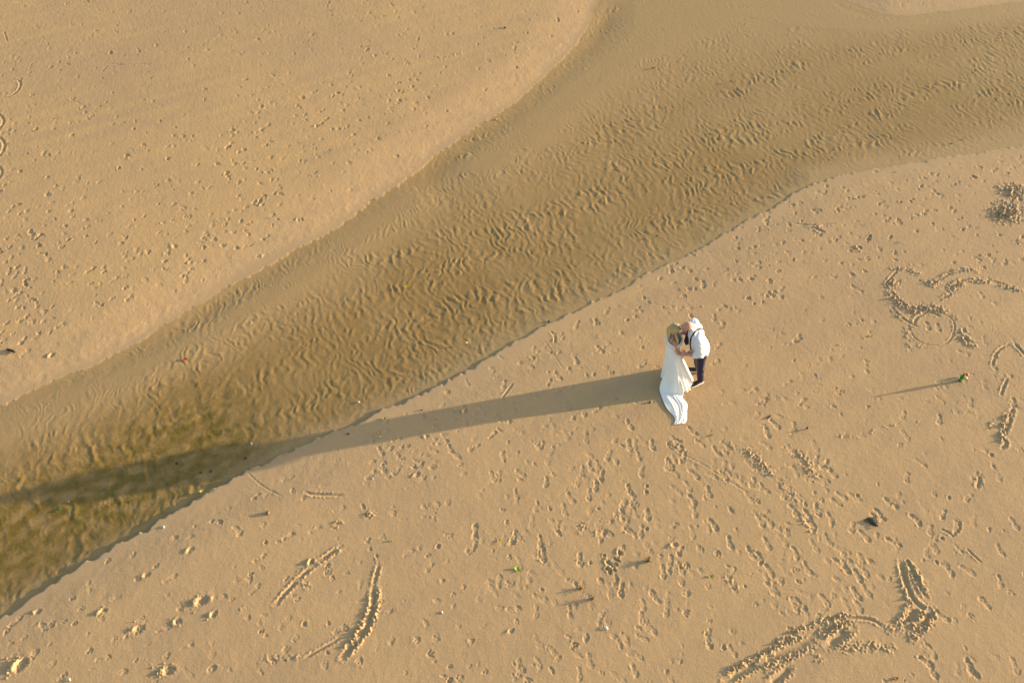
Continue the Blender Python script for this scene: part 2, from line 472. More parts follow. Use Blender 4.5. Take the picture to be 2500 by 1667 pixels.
# --- drawings and scuffs one can point at
for pts, w, D in [
        ([(674, 1480), (715, 1432), (761, 1388), (800, 1360), (835, 1337)], .030, .016),
        ([(925, 1385), (919, 1410), (913, 1430)], .028, .014),
        ([(913, 1440), (916, 1468), (904, 1516), (886, 1551), (838, 1608)], .042, .028),
        ([(829, 1563), (790, 1585), (749, 1608)], .022, .011),
        ([(1768, 1664), (1861, 1612), (1977, 1570)], .045, .024), ([(1879, 1672), (1923, 1636)], .045, .022),
        ([(2018, 1577), (2045, 1556), (2072, 1535)], .055, .028),
        ([(2033, 1520), (2087, 1513), (2126, 1517), (2152, 1535)], .024, .015),
        ([(2194, 1380), (2206, 1428), (2221, 1464), (2239, 1485), (2260, 1496)], .036, .024),
        ([(2212, 1375), (2232, 1420), (2256, 1462)], .032, .020),
        ([(2230, 1490), (2203, 1532)], .055, .028), ([(2268, 1490), (2262, 1510), (2245, 1532)], .040, .026),
        ([(2189, 664), (2172, 682), (2158, 699)], .022, .013), ([(2196, 659), (2220, 670), (2245, 676)], .020, .011),
        ([(2166, 710), (2190, 735), (2217, 758)], .030, .018),
        ([(2173, 753), (2194, 776), (2214, 791), (2240, 804)], .026, .017),
        ([(2214, 790), (2222, 772), (2246, 764), (2275, 764), (2305, 772), (2325, 787), (2328, 806), (2322, 828), (2310, 842), (2290, 850), (2262, 848), (2238, 838), (2222, 820), (2214, 795)], .017, .009),
        ([(2229, 796), (2234, 780), (2253, 770), (2275, 768), (2292, 780)], .026, .015),
        ([(2265, 702), (2290, 686), (2314, 674), (2357, 659), (2383, 671)], .026, .015),
        ([(2316, 710), (2330, 698), (2349, 689)], .035, .018), ([(2362, 687), (2390, 692), (2416, 689)], .030, .016),
        ([(2416, 689), (2450, 700), (2490, 711)], .022, .012), ([(2291, 735), (2310, 728), (2326, 720)], .026, .013),
        ([(2334, 817), (2350, 828), (2362, 842)], .040, .024), ([(2349, 808), (2353, 830)], .03, .02),
        ([(2418, 901), (2423, 875), (2439, 855), (2464, 845)], .022, .014), ([(2472, 845), (2485, 858), (2500, 876)], .030, .018),
        ([(2439, 970), (2445, 950), (2454, 931)], .024, .014),
        ([(2467, 1003), (2458, 1035), (2446, 1063)], .034, .020), ([(2446, 1078), (2452, 1090), (2440, 1100)], .03, .018),
        ([(2384, 1168), (2386, 1182), (2380, 1196)], .030, .017), ([(2294, 1298), (2310, 1305), (2324, 1316)], .020, .012),
        ([(2336, 1276), (2338, 1295), (2322, 1310)], .022, .012), ([(2355, 1345), (2372, 1362), (2390, 1378)], .018, .010),
        ([(1623, 1077), (1660, 1110), (1720, 1140), (1780, 1180), (1835, 1214)], .016, .005),
        ([(1640, 1075), (1662, 1083)], .03, .014), 
        ([(0, 211), (25, 205), (46, 202), (55, 210), (50, 228), (30, 244), (0, 247)], .030, .014),
        ([(-8, 284), (8, 292), (14, 306), (6, 320), (-8, 330)], .034, .012), ([(-8, 340), (10, 348), (16, 364), (10, 382), (-8, 398)], .034, .013),
        ([(-8, 410), (7, 420), (10, 434), (-8, 455)], .034, .011),
        ([(268, 163), (300, 167), (340, 166), (372, 165)], .030, .014), ([(253, 182), (260, 174), (268, 168)], .022, .010),
        ([(170, 248), (190, 258), (210, 266)], .018, .008), ([(14, 85), (22, 112)], .02, .009),
        ([(1938, 548), (1990, 554), (2037, 548)], .026, .014), ([(1990, 560), (2010, 570)], .04, .02),
        ([(1325, 826), (1352, 868), (1376, 905)], .013, .005),
        ([(1345, 810), (1356, 825), (1354, 838)], .022, .012), ([(1225, 975), (1240, 955), (1252, 938)], .020, .010),
        ([(600, 1150), (640, 1190), (690, 1215)], .015, .005), ([(746, 1206), (770, 1212), (838, 1213)], .026, .014)]:
    groove(pts, w * .95, D * .85)

for pts, wpx, amp, dens in [
        ([(770, 1385), (800, 1365), (835, 1340)], 8, .018, 1.2), ([(735, 1440), (760, 1420)], 16, .022, 1.2), ([(640, 1608), (670, 1612), (745, 1606)], 8, .016, .9),
        ([(893, 1490), (880, 1540), (858, 1580)], 8, .026, 1.4), ([(922, 1440), (918, 1500), (900, 1555)], 7, .022, 1.6), ([(920, 1350), (918, 1385)], 5, .014, 1.0),
        ([(890, 1250), (905, 1262), (925, 1258)], 12, .022, 1.2), ([(810, 1300), (822, 1285), (838, 1272)], 9, .018, 1.1),
        ([(1768, 1650), (1861, 1600), (1953, 1556)], 7, .020, 1.8), ([(1885, 1578), (1962, 1532), (2069, 1502)], 7, .022, 2.0),
        ([(1860, 1640), (1920, 1612), (1990, 1585)], 7, .018, 1.5), ([(1985, 1555), (2040, 1535), (2075, 1520)], 12, .024, 1.6),
        ([(2040, 1592), (2110, 1580), (2190, 1590)], 13, .018, 1.2), ([(1985, 1620), (2000, 1600)], 16, .022, 1.4),
        ([(2150, 1545), (2190, 1535), (2225, 1500)], 12, .020, 1.3), ([(2275, 1490), (2270, 1520), (2245, 1545), (2210, 1570)], 9, .024, 1.8),
        ([(2210, 1370), (2240, 1410), (2262, 1462)], 7, .020, 1.8), ([(2198, 1430), (2205, 1460), (2220, 1490)], 7, .022, 1.8),
        ([(2172, 660), (2215, 660), (2250, 678)], 8, .020, 1.7), ([(2156, 705), (2175, 697), (2192, 688)], 14, .030, 1.9), ([(2192, 690), (2225, 684)], 6, .018, 1.3),
        ([(2166, 712), (2190, 742), (2220, 764)], 12, .026, 2.0), ([(2176, 758), (2200, 786)], 8, .018, 1.3), ([(2205, 800), (2215, 830), (2218, 866)], 7, .016, 1.3),
        ([(2215, 766), (2265, 754), (2315, 768)], 14, .028, 2.2), ([(2322, 770), (2340, 790)], 8, .018, 1.2), ([(2218, 800), (2240, 815)], 8, .016, 1.4),
        ([(2258, 704), (2292, 688)], 13, .030, 2.0), ([(2296, 682), (2340, 662), (2390, 668)], 8, .020, 1.7), ([(2308, 716), (2348, 690)], 12, .026, 1.9), ([(2200, 640), (2225, 652)], 5, .014, 1.0),
        ([(2360, 688), (2416, 692)], 9, .026, 1.9), ([(2420, 697), (2495, 716)], 9, .024, 1.8), ([(2290, 736), (2325, 718)], 8, .016, 1.2),
        ([(2340, 822), (2362, 842), (2380, 858)], 11, .030, 2.0), ([(2225, 840), (2250, 855)], 6, .014, 1.2),
        ([(2415, 500), (2450, 520), (2500, 545)], 40, .055, 2.4), ([(2440, 480), (2510, 460)], 26, .04, 2.0), ([(2470, 590), (2500, 604)], 12, .03, 1.5),
        ([(2450, 1010), (2446, 1050), (2436, 1090)], 8, .022, 2.0), ([(2405, 1050), (2425, 1030)], 9, .018, 1.4),
        ([(2032, 1069), (2090, 1072), (2140, 1055)], 7, .014, 1.1), ([(2150, 1050), (2190, 1040)], 6, .014, 1.1), ([(2230, 1040), (2250, 1036)], 6, .014, 1.1), ([(2310, 1012), (2381, 1010)], 6, .012, .9),
        ([(1810, 1093), (1850, 1130), (1889, 1173)], 14, .022, 1.6), ([(1943, 1100), (1965, 1140), (1994, 1179)], 16, .022, 1.6),
        ([(1760, 1080), (1800, 1110)], 16, .018, 1.0), ([(1640, 1090), (1680, 1115)], 8, .018, 1.3), ([(1900, 1180), (1960, 1240)], 14, .018, 0.9),
        ([(1400, 1280), (1440, 1300)], 22, .022, 1.1), ([(1940, 1260), (1985, 1310)], 7, .02, 1.4),
        ([(200, 4), (240, 14)], 8, .018, 1.4), ([(212, 20), (235, 26)], 4, .012, 1.0), ([(1053, 146), (1095, 146), (1130, 134)], 7, .018, 1.3),
        ([(635, 428), (660, 424), (672, 414)], 9, .016, 1.1), ([(735, 432), (790, 436)], 4, .012, 1.0), ([(600, 20), (690, 10)], 10, .014, .8),
        ([(800, 15), (815, 50)], 9, .016, .9), ([(1770, 1410), (1800, 1450)], 12, .018, .9), ([(1960, 555), (2010, 560)], 14, .018, .9),
        ([(1570, 830), (1590, 850)], 14, .014, 1.0), ([(350, 1610), (420, 1660)], 10, .014, .3), ([(575, 1500), (610, 1480)], 6, .012, .9),
        ([(40, 1615), (25, 1650)], 14, .032, 1.3), ([(505, 1470), (530, 1460)], 7, .016, 1.2), ([(1240, 830), (1300, 800)], 12, .012, .4)]:
    clod_line(pts, wpx, amp * .72, dens, (.007, .024))

for x, y, r, h, e, an in [(753, 1377, .045, .060, 1.7, 1.2), (2091, 608, .055, .060, 1.6, 1.9), (479, 1473, .085, .055, 1.3, .6), (330, 1540, .07, .040, 1.4, .3), (36, 1628, .09, .07, 1.8, 1.1),
                          (399, 1643, .075, .05, 1.2, .2), (245, 1497, .05, .045, 1.5, .5), (351, 1408, .05, .03, 1.3, .3), (457, 1348, .055, .03, 1.5, .9), (85, 1496, .045, .035, 1.4, .4),
                          (515, 1505, .05, .04, 1.3, 1.2), (427, 1522, .05, .04, 1.0, 0), (1128, 1008, .05, .05, 1.5, 1.2), (1036, 1070, .04, .03, 1, 0), (1010, 1163, .05, .04, 1.4, 1.),
                          (1462, 1307, .07, .05, 1.3, .3), (1637, 1336, .05, .04, 1.4, .2), (1240, 1545, .04, .03, 1.5, .5), (395, 550, .04, .02, 1.4, .3), (635, 505, .05, .03, 1.3, .9),
                          (460, 645, .045, .03, 1.5, .6), (120, 870, .05, .04, 1.6, .9), (245, 1030, .03, .02, 1.2, .2), (420, 607, .06, .03, 1.2, 2.2), (640, 625, .06, .03, 1.5, .8), (2075, 700, .02, .015, 1.2, 1)]:
    p = ground_at(x, y)
    mark_bump(p[0], p[1], r * .85, h * .42, e, an)
    mark_pit(p[0] + r * 1.2, p[1] + r * .2, r * .9, h * .3, 1.4, an, .2)

for k in range(13):                                      # cluster of dug holes
    p = ground_at(1495 + random.gauss(0, 20), 1375 + random.gauss(0, 18))
    mark_pit(p[0], p[1], random.uniform(.022, .04), .02, random.uniform(1, 1.5), random.uniform(0, 3), .5)

# --- footprints
PIX = lambda dx, dy, x, y: (lambda a, b: math.atan2(b[1] - a[1], b[0] - a[0]))(ground_at(x, y), ground_at(x + dx, y + dy))
for x, y, dx, dy, kind in [(2263, 801, .30, 1, 's'), (2286, 804, .25, 1, 's'), (1872, 1275, .75, .75, 's'), (2145, 1262, .65, .9, 's'), (2232, 1274, .75, .8, 's'), (2170, 1235, .8, .6, 's'), (2176, 1330, .9, .5, 's'),
                           (1935, 1250, .5, .9, 's'), (1968, 1265, .3, 1, 's'), (1990, 1250, .3, 1, 's'), (2012, 1140, -.6, 1, 's'), (2028, 1160, .7, .8, 's'), (1978, 1280, .4, 1, 's'), (2060, 1390, .5, 1, 's'), (2090, 1410, .6, 1, 's'),
                           (2010, 1470, .6, .8, 's'), (2085, 1455, .6, .9, 's'), (1950, 1480, .8, .9, 's'), (1880, 1440, .7, .9, 's'), (1940, 1355, .4, 1, 's'), (1830, 1355, .5, .7, 's'), (2310, 1395, .7, .8, 's'), (2370, 1640, .6, 1, 's'),
                           (2360, 1630, .4, 1, 'b'), (2270, 1640, .5, 1, 's'), (2255, 1620, .8, .6, 's'), (1740, 1285, .6, .9, 's'), (1690, 1225, .6, 1, 's'), (1728, 1205, .3, 1, 's'), (1535, 1200, .4, 1, 's'), (1520, 1260, .2, 1, 's'),
                           (1580, 1260, .1, 1, 's'), (1455, 1190, -.1, 1, 's'), (1467, 1165, -.2, 1, 's'), (1485, 1115, -.4, 1, 'b'), (1535, 1090, .2, 1, 's'), (1590, 1090, .2, 1, 's'), (1515, 1445, -.1, 1, 's'), (1255, 1315, -.3, 1, 'b'),
                           (1160, 1300, 0, -1, 'b'), (1160, 1325, 0, -1, 'b'), (1320, 1350, .1, -1, 'b'), (1415, 1370, .1, 1, 's'), (1617, 1400, .1, 1, 's'), (1860, 985, .5, -.3, 'b'), (1890, 1040, .8, .8, 's'), (1870, 1060, .3, 1, 's'),
                           (2090, 710, -.9, -.5, 'b'), (1690, 780, .5, .5, 's'), (1465, 855, .4, .4, 's'), (1535, 1040, .5, .8, 's'), (1610, 905, .6, .6, 'b'), (2470, 990, .1, 1, 's'), (2290, 1030, -.1, 1, 's'), (2330, 1290, .1, 1, 's'),
                           (1360, 920, .6, .8, 'b'), (1405, 880, .3, .6, 's'), (1645, 880, .3, .8, 's')]:
    p = ground_at(x, y)
    mark_print(p[0], p[1], PIX(dx, dy, x, y), random.uniform(.26, .30), random.uniform(.095, .11), random.uniform(.006, .010), kind == 'b')

def poly_sample(poly, n):
    P = np.array(poly, float)
    x0, y0 = P.min(0); x1, y1 = P.max(0)
    out = []
    while len(out) < n:
        px = np.array([random.uniform(x0, x1)]); py = np.array([random.uniform(y0, y1)])
        if inside_poly(P, px, py)[0]:
            out.append((px[0], py[0]))
    return out

def free(px, py):
    return True

def scatter(poly, n, mix, dirs, dsc=1.0, ssc=1.0):
    """mix: weights of shoe, bare, part, pit, paw, claw, clods"""
    kinds = ['shoe', 'bare', 'part', 'pit', 'paw', 'claw', 'clods']
    for px, py in poly_sample(poly, n):
        x, y = ground_at(px, py)
        d = random.choice(dirs)
        ang = PIX(d[0], d[1], px, py) + random.gauss(0, 0.35)
        k = random.choices(kinds, mix)[0]
        D = random.uniform(.0020, .0066) * dsc * (1.9 if random.random() < .12 else 1)
        if k == 'shoe':
            mark_print(x, y, ang, random.uniform(.24, .30), random.uniform(.09, .11), D)
        elif k == 'bare':
            mark_print(x, y, ang, random.uniform(.20, .25), random.uniform(.075, .09), D, True)
        elif k == 'part':
            mark_print(x, y, ang, random.uniform(.24, .29), random.uniform(.09, .11), D, False, random.choice((1, 2)))
        elif k == 'pit':
            mark_pit(x, y, random.uniform(.014, .034) * ssc, D * .8, random.uniform(1.2, 2.6), ang, random.uniform(.05, .4))
        elif k == 'paw':
            mark_paw(x, y, ang, random.uniform(.036, .058) * ssc, D * 1.1)
        elif k == 'claw':
            mark_claw(x, y, ang, random.uniform(.07, .13) * ssc, D * .9)
        else:
            mark_clods(x, y, random.uniform(.04, .10) * ssc, D * .9, random.randint(5, 11), (.008, .02))

def trail(x0, y0, x1, y1, step, kind, dsc=1.0):
    """a line of steps between two photo pixels"""
    a, b = ground_at(x0, y0), ground_at(x1, y1)
    d = b - a; L = np.linalg.norm(d); d = d / L
    n = int(L / step); ang = math.atan2(d[1], d[0])
    for i in range(n):
        t = (i + random.uniform(-.15, .15)) * step
        o = (0.07 if i % 2 else -0.07) * (1 if kind in 'sb' else .5) + random.gauss(0, .02)
        x, y = a[0] + d[0] * t - d[1] * o, a[1] + d[1] * t + d[0] * o
        D = random.uniform(.003, .0075) * dsc
        if random.random() < .12:
            continue
        if kind == 's':
            mark_print(x, y, ang + random.gauss(0, .12), .28, .10, D)
        elif kind == 'b':
            mark_print(x, y, ang + random.gauss(0, .15), .23, .085, D, True)
        elif kind == 'p':
            mark_paw(x, y, ang + random.gauss(0, .2), .05, D)
        else:
            mark_pit(x, y, random.uniform(.02, .04), D, 1.3, ang, .4)

DR = [(.5, 1), (.6, .9), (.4, 1), (-.5, -1), (.2, 1), (-.2, 1), (.9, .5)]
AL = [(1, -.55), (-1, .55), (1, -.4), (-1, .7), (.3, 1)]
scatter([(1200, 1050), (1620, 1075), (1900, 1010), (2050, 1130), (2180, 1300), (2240, 1400), (2080, 1500), (1850, 1570), (1620, 1667), (1250, 1660), (1150, 1350)], 330, [4, 2, 4, 4, 2.4, 3, .5], DR, .95)
scatter([(1380, 1120), (1700, 1100), (1980, 1180), (2100, 1350), (1900, 1450), (1500, 1400)], 70, [5, 2, 4, 3, 1, 2, .5], DR, 1.0)
scatter([(870, 1060), (1180, 900), (1400, 790), (1580, 780), (1610, 1040), (1250, 1080), (900, 1190)], 140, [2, 3, 3, 3, 4, 3, .6], AL, 1.2)
scatter([(1640, 640), (1990, 440), (2500, 375), (2500, 660), (2150, 650), (2000, 720), (1740, 760), (1420, 800)], 250, [.6, 2.2, 3.2, 2.5, 5, 5, .6], AL, 1.85, 1.15)
scatter([(1740, 740), (2150, 720), (2150, 1000), (1740, 1000)], 90, [.5, .8, 1, 3, 2.5, 3, .5], AL, 1.0)
scatter([(0, 1540), (350, 1300), (620, 1150), (900, 1070), (1200, 1080), (1200, 1667), (0, 1667)], 200, [.4, 1.8, 2.0, 5, 4, 4, .35], AL, 1.0)
scatter([(2040, 1000), (2500, 900), (2500, 1667), (2150, 1667), (2250, 1400)], 80, [2, 1, 2, 3, 1, 2, .6], DR, .9)
scatter([(2350, 700), (2500, 650), (2500, 1000), (2250, 950)], 30, [1, 1, 1.5, 2, 1, 2, .6], DR, .9)
scatter([(0, 0), (1430, 0), (1380, 90), (1180, 240), (850, 480), (450, 700), (0, 880)], 480, [.1, 1.0, 3, 4, 3, 6, .6], AL, 1.8, 1.25)
scatter([(550, 250), (1000, 60), (1150, 200), (850, 430), (600, 560)], 120, [.1, .8, 3, 3, 3, 6, 1.2], AL, 1.95, 1.3)
scatter([(0, 500), (700, 480), (500, 640), (0, 850)], 70, [.2, 2, 3, 3, 4, 4, .5], AL, 1.6, 1.15)
scatter([(0, 0), (300, 0), (350, 300), (0, 480)], 90, [0, .2, .8, 5, 1, 7, .8], AL, 1.4, 1.2)
scatter([(2110, 0), (2500, 0), (2500, 4), (2220, 20)], 12, [0, .2, .5, 4, 2, 3, .6], AL, 1.0)
scatter([(2510, 380), (2760, 330), (2760, 1700), (2510, 1667)], 75, [1, 1, 2, 3, 2, 2, .5], DR, 1.1)
scatter([(-10, 0), (-10, 860), (-260, 930), (-260, 0)], 75, [.2, .5, 1, 5, 2, 4, .5], AL, 1.5, 1.2)
scatter([(0, 1680), (2500, 1680), (2500, 1800), (0, 1800)], 70, [2, 1, 2, 3, 2, 2, .4], DR, 1.0)
for t in [(120, 620, 430, 430, .33, 'o'), (560, 470, 900, 330, .35, 'o'), (380, 290, 600, 420, .3, 'o'), (690, 250, 480, 380, .28, 'o'), (820, 90, 900, 330, .33, 'p'), (1060, 60, 960, 300, .36, 'o'),
          (60, 860, 330, 640, .4, 'b'), (230, 780, 480, 620, .38, 'p'), (330, 760, 560, 660, .3, 'o'), (250, 1600, 640, 1400, .45, 'b'), (60, 1560, 480, 1340, .42, 'p'), (160, 1640, 420, 1470, .4, 'p'),
          (640, 1360, 960, 1180, .5, 'b'), (1330, 1100, 1290, 1640, .62, 'b'), (1230, 1150, 1260, 1650, .55, 'p'), (1700, 1060, 2010, 1480, .5, 's'), (1780, 1090, 2140, 1500, .55, 's'), (1880, 1090, 2240, 1330, .55, 's'),
          (1820, 1250, 2010, 1660, .6, 's'), (1440, 1080, 1470, 1440, .6, 's'), (1560, 1090, 1540, 1480, .6, 's'), (1640, 1130, 1800, 1440, .55, 's'), (2390, 1170, 2190, 1420, .62, 'b'), (1740, 690, 2140, 520, .36, 'p'),
          (1800, 760, 2060, 560, .38, 'p'), (1900, 640, 2320, 470, .36, 'p'), (2060, 500, 2260, 420, .34, 'o'), (1840, 1010, 1960, 880, .5, 'b'), (1010, 1100, 1330, 960, .42, 'p'), (900, 1180, 1180, 1120, .4, 'p'),
          (2300, 1500, 2480, 1640, .6, 's'), (2340, 1340, 2480, 1480, .6, 'o'), (1990, 960, 2320, 990, .5, 'p')]:
    trail(*t)
for x, y in [(2295, 1320), (2312, 1220), (2282, 1378), (2415, 1117), (1577, 1205), (1577, 1295), (2243, 690), (2090, 1215), (1840, 745), (1075, 183), (982, 230), (720, 140), (330, 323), (650, 1328), (1070, 1338), (745, 1527), (1578, 1190), (1460, 1245), (1660, 1390)]:
    p = ground_at(x, y)
    mark_pit(p[0], p[1], random.uniform(.028, .04), .014, 1.1, random.uniform(0, 3), .35)
R = np.clip(R, -0.034, 0.075)
keep = np.where(INS, np.where(dmin < 0.25, 0.25, 0.0), sstep(0.0, 0.22, dmin) * 0.85 + 0.15)
# the ground under the couple's feet stays level
cpl = np.exp(-(np.hypot((X - 3.25) / 0.55, (Y - 9.75) / 0.75)) ** 4)
R *= keep * (1 - cpl)
grain = fine * np.where(INS, 0.00034, 0.00075 * (0.35 + 0.65 * dryness))
grain = grain * np.clip((CP * Y + CAMH * SP) / 15.0, .6, 1.6)
Z = BASE + R + grain
Z = np.where(INS, np.minimum(Z, -0.0015 * sstep(0, .06, dmin)), np.maximum(Z, 0.0022 * sstep(0, .35, dmin) + .0003))

me = bpy.data.meshes.new('ground')
nv = NR * NC
co = np.empty((nv, 3), np.float32)
co[:, 0], co[:, 1], co[:, 2] = X.ravel(), Y.ravel(), Z.ravel()
me.vertices.add(nv)
me.vertices.foreach_set('co', co.ravel())
ii = np.arange(nv).reshape(NR, NC)
quads = np.stack([ii[:-1, :-1], ii[:-1, 1:], ii[1:, 1:], ii[1:, :-1]], -1).reshape(-1, 4).astype(np.int32)
nf = len(quads)
me.loops.add(nf * 4)
me.loops.foreach_set('vertex_index', quads.ravel())
me.polygons.add(nf)
me.polygons.foreach_set('loop_start', np.arange(nf, dtype=np.int32) * 4)
me.polygons.foreach_set('use_smooth', np.ones(nf, bool))
me.update(calc_edges=True)
me.validate()

def add_attr(name, arr):
    at = me.attributes.new(name, 'FLOAT', 'POINT')
    at.data.foreach_set('value', np.ascontiguousarray(arr, np.float32).ravel())

dn_ = np.clip(1 + .5 * sample(T_FBM, X * 1.6 + 2, Y * 1.6), .35, 2)
damp = np.where(INS, 1.0, np.where(dL < np.minimum(dR, dT), np.exp(-dL / (.13 * dn_)), .55 * np.exp(-np.minimum(dR, dT) / (.10 * dn_)) + .45 * np.exp(-np.minimum(dR, dT) / (.45 * dn_))))
add_attr('wet', damp)
depth_tint = np.clip(sstep(0.005, 0.050, depth) + 0.35 * lowleft + .35 * lchan * (1 - shallow), 0, 1) * INS  # light absorbed by deeper water, painted into the bed colour
depth_tint = depth_tint * (.72 + .38 * sstep(14, -4, A))
add_attr('depth_tint', depth_tint * np.clip(1 + 0.16 * sample(T_FBM, X * 2, Y * 2), 0, 1.4))
add_attr('algae_depth_tint', np.clip(lowleft * 1.2 * sstep(.1, .9, dL), 0, 1) * np.clip(0.62 + 0.30 * sample(T_LUMP, A * .5, Bc * .8) + .12 * sample(T_CLOD, A * .5, Bc * .7), 0, 1.3) * INS)  # algae blotches, with the olive tint of deep water painted in
add_attr('far_side', np.where(INS, 0, (dL < np.minimum(dR, dT)) * sstep(0.3, 2.5, dL)))
damp_patch = np.clip(0.5 + 0.22 * sample(T_FBM, X * .5 + 4, Y * .5) + .16 * sample(T_STREAK, A * .5, Bc * .45) + .12 * sample(T_FBM, X * 2.5, Y * 2.5), 0, 1)
add_attr('tone', damp_patch)

gm, nt, b = mat('sand')
def N(t, **kw):
    n = nt.nodes.new(t)
    for k, v in kw.items():
        setattr(n, k, v)
    return n
def attr(n):
    a = N('ShaderNodeAttribute', attribute_name=n)
    return a.outputs['Fac']
def mix(fac, a, c2):
    m = N('ShaderNodeMix', data_type='RGBA')
    for sock, v in ((m.inputs['Factor'], fac), (m.inputs['A'], a), (m.inputs['B'], c2)):
        if isinstance(v, (tuple, list)):
            sock.default_value = (*v, 1)
        elif isinstance(v, float):
            sock.default_value = v
        else:
            nt.links.new(v, sock)
    return m.outputs['Result']
def math_(op, a, c2):
    m = N('ShaderNodeMath', operation=op)
    for i, v in enumerate((a, c2)):
        if isinstance(v, float):
            m.inputs[i].default_value = v
        else:
            nt.links.new(v, m.inputs[i])
    return m.outputs[0]
tc = N('ShaderNodeTexCoord')
def noise(scale, detail=3, rough=0.6):
    n = N('ShaderNodeTexNoise')
    n.inputs['Scale'].default_value = scale
    n.inputs['Detail'].default_value = detail
    n.inputs['Roughness'].default_value = rough
    nt.links.new(tc.outputs['Object'], n.inputs['Vector'])
    return n.outputs['Fac']
C_DRY, C_DRY2, C_FAR = (.436, .285, .139), (.414, .275, .141), (.438, .284, .131)
C_WET, C_DEPTH_TINT, C_ALGA_DEEP = (.360, .252, .142), (.274, .182, .076), (.152, .106, .011)  # wet sand, then bed colours darkened to imitate absorption in deep water
n1 = noise(1.1, 4)
dry = mix(n1, C_DRY, C_DRY2)
dry = mix(attr('far_side'), dry, C_FAR)
dry = mix(math_('MULTIPLY', attr('tone'), .7), dry, (.362, .245, .134))
wetc = mix(attr('depth_tint'), C_WET, C_DEPTH_TINT)
wetc = mix(attr('algae_depth_tint'), wetc, C_ALGA_DEEP)
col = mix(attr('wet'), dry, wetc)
sp = noise(85.0, 2, 0.7)                                # grains: darker and paler specks
rp = N('ShaderNodeValToRGB')
rp.color_ramp.elements[0].position, rp.color_ramp.elements[1].position = 0.30, 0.72
rp.color_ramp.elements[0].color, rp.color_ramp.elements[1].color = (.86, .86, .86, 1), (1.13, 1.13, 1.13, 1)
nt.links.new(sp, rp.inputs['Fac'])
mm = N('ShaderNodeMix', data_type='RGBA', blend_type='MULTIPLY')
mm.inputs['Factor'].default_value = 1.0
nt.links.new(col, mm.inputs['A'])
nt.links.new(rp.outputs['Color'], mm.inputs['B'])
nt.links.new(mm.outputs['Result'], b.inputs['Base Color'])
b.inputs['Roughness'].default_value = 0.9
b.inputs['Specular IOR Level'].default_value = 0.15
bp = N('ShaderNodeBump')
bp.inputs['Strength'].default_value = 0.55
bp.inputs['Distance'].default_value = 0.004
nt.links.new(noise(62.0, 3, .7), bp.inputs['Height'])
nt.links.new(bp.outputs['Normal'], b.inputs['Normal'])
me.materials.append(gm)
ground = bpy.data.objects.new('ground', me)
COL.objects.link(ground)
ground['kind'] = 'structure'
ground['label'] = 'tan beach sand with footprints, drawn grooves and a stream bed'

# ------------------------------------------------------------------ water: one clear sheet at z = 0, running along the stream
wm = bpy.data.materials.new('stream_water')
wm.use_nodes = True
nt = wm.node_tree
nt.nodes.clear()
out = N('ShaderNodeOutputMaterial')
tr = N('ShaderNodeBsdfTransparent'); tr.inputs['Color'].default_value = (.96, .93, .80, 1)
gl = N('ShaderNodeBsdfGlossy'); gl.inputs['Roughness'].default_value = 0.08
ms = N('ShaderNodeMixShader')
tc = N('ShaderNodeTexCoord')
mp = N('ShaderNodeMapping')
mp.inputs['Rotation'].default_value = (0, 0, -FA)
mp.inputs['Scale'].default_value = (1.0, 0.45, 1.0)
nt.links.new(tc.outputs['Object'], mp.inputs['Vector'])
wz = N('ShaderNodeTexNoise'); wz.inputs['Scale'].default_value = 9.0; wz.inputs['Detail'].default_value = 4.0
nt.links.new(mp.outputs['Vector'], wz.inputs['Vector'])
wb = N('ShaderNodeBump'); wb.inputs['Strength'].default_value = 0.5; wb.inputs['Distance'].default_value = 0.012
nt.links.new(wz.outputs['Fac'], wb.inputs['Height'])
nt.links.new(wb.outputs['Normal'], gl.inputs['Normal'])
ms.inputs[0].default_value = 0.042
nt.links.new(tr.outputs[0], ms.inputs[1])
nt.links.new(gl.outputs[0], ms.inputs[2])
nt.links.new(ms.outputs[0], out.inputs['Surface'])
bm = bmesh.new()
def outward(P, d=.2):
    t = np.gradient(P, axis=0); t /= np.linalg.norm(t, axis=1)[:, None] + 1e-9
    n = np.stack([-t[:, 1], t[:, 0]], 1)
    k = len(P) // 2
    if inside_poly(WETPOLY, np.array([P[k, 0] + n[k, 0] * .2]), np.array([P[k, 1] + n[k, 1] * .2]))[0]:
        n = -n
    return P + n * d
ring = [bm.verts.new((p[0], p[1], 0.0)) for p in np.vstack([outward(LBw)[::2], outward(RBw)[::2], outward(TBw)[::2]])]
f = bm.faces.new(ring)
bmesh.ops.triangulate(bm, faces=[f])
if sum(f.normal.z for f in bm.faces) < 0:
    bmesh.ops.reverse_faces(bm, faces=bm.faces[:])
wmesh = bpy.data.meshes.new('water')
bm.to_mesh(wmesh); bm.free()
wmesh.materials.append(wm)
water = bpy.data.objects.new('water', wmesh)
COL.objects.link(water)
water['kind'] = 'structure'
water['label'] = 'shallow clear stream of water crossing the beach'

# ------------------------------------------------------------------ people: blobs joined into one continuous surface
from mathutils.bvhtree import BVHTree
V = lambda *a: np.array(a, float)
nrm = lambda v: np.asarray(v, float) / (np.linalg.norm(v) + 1e-12)

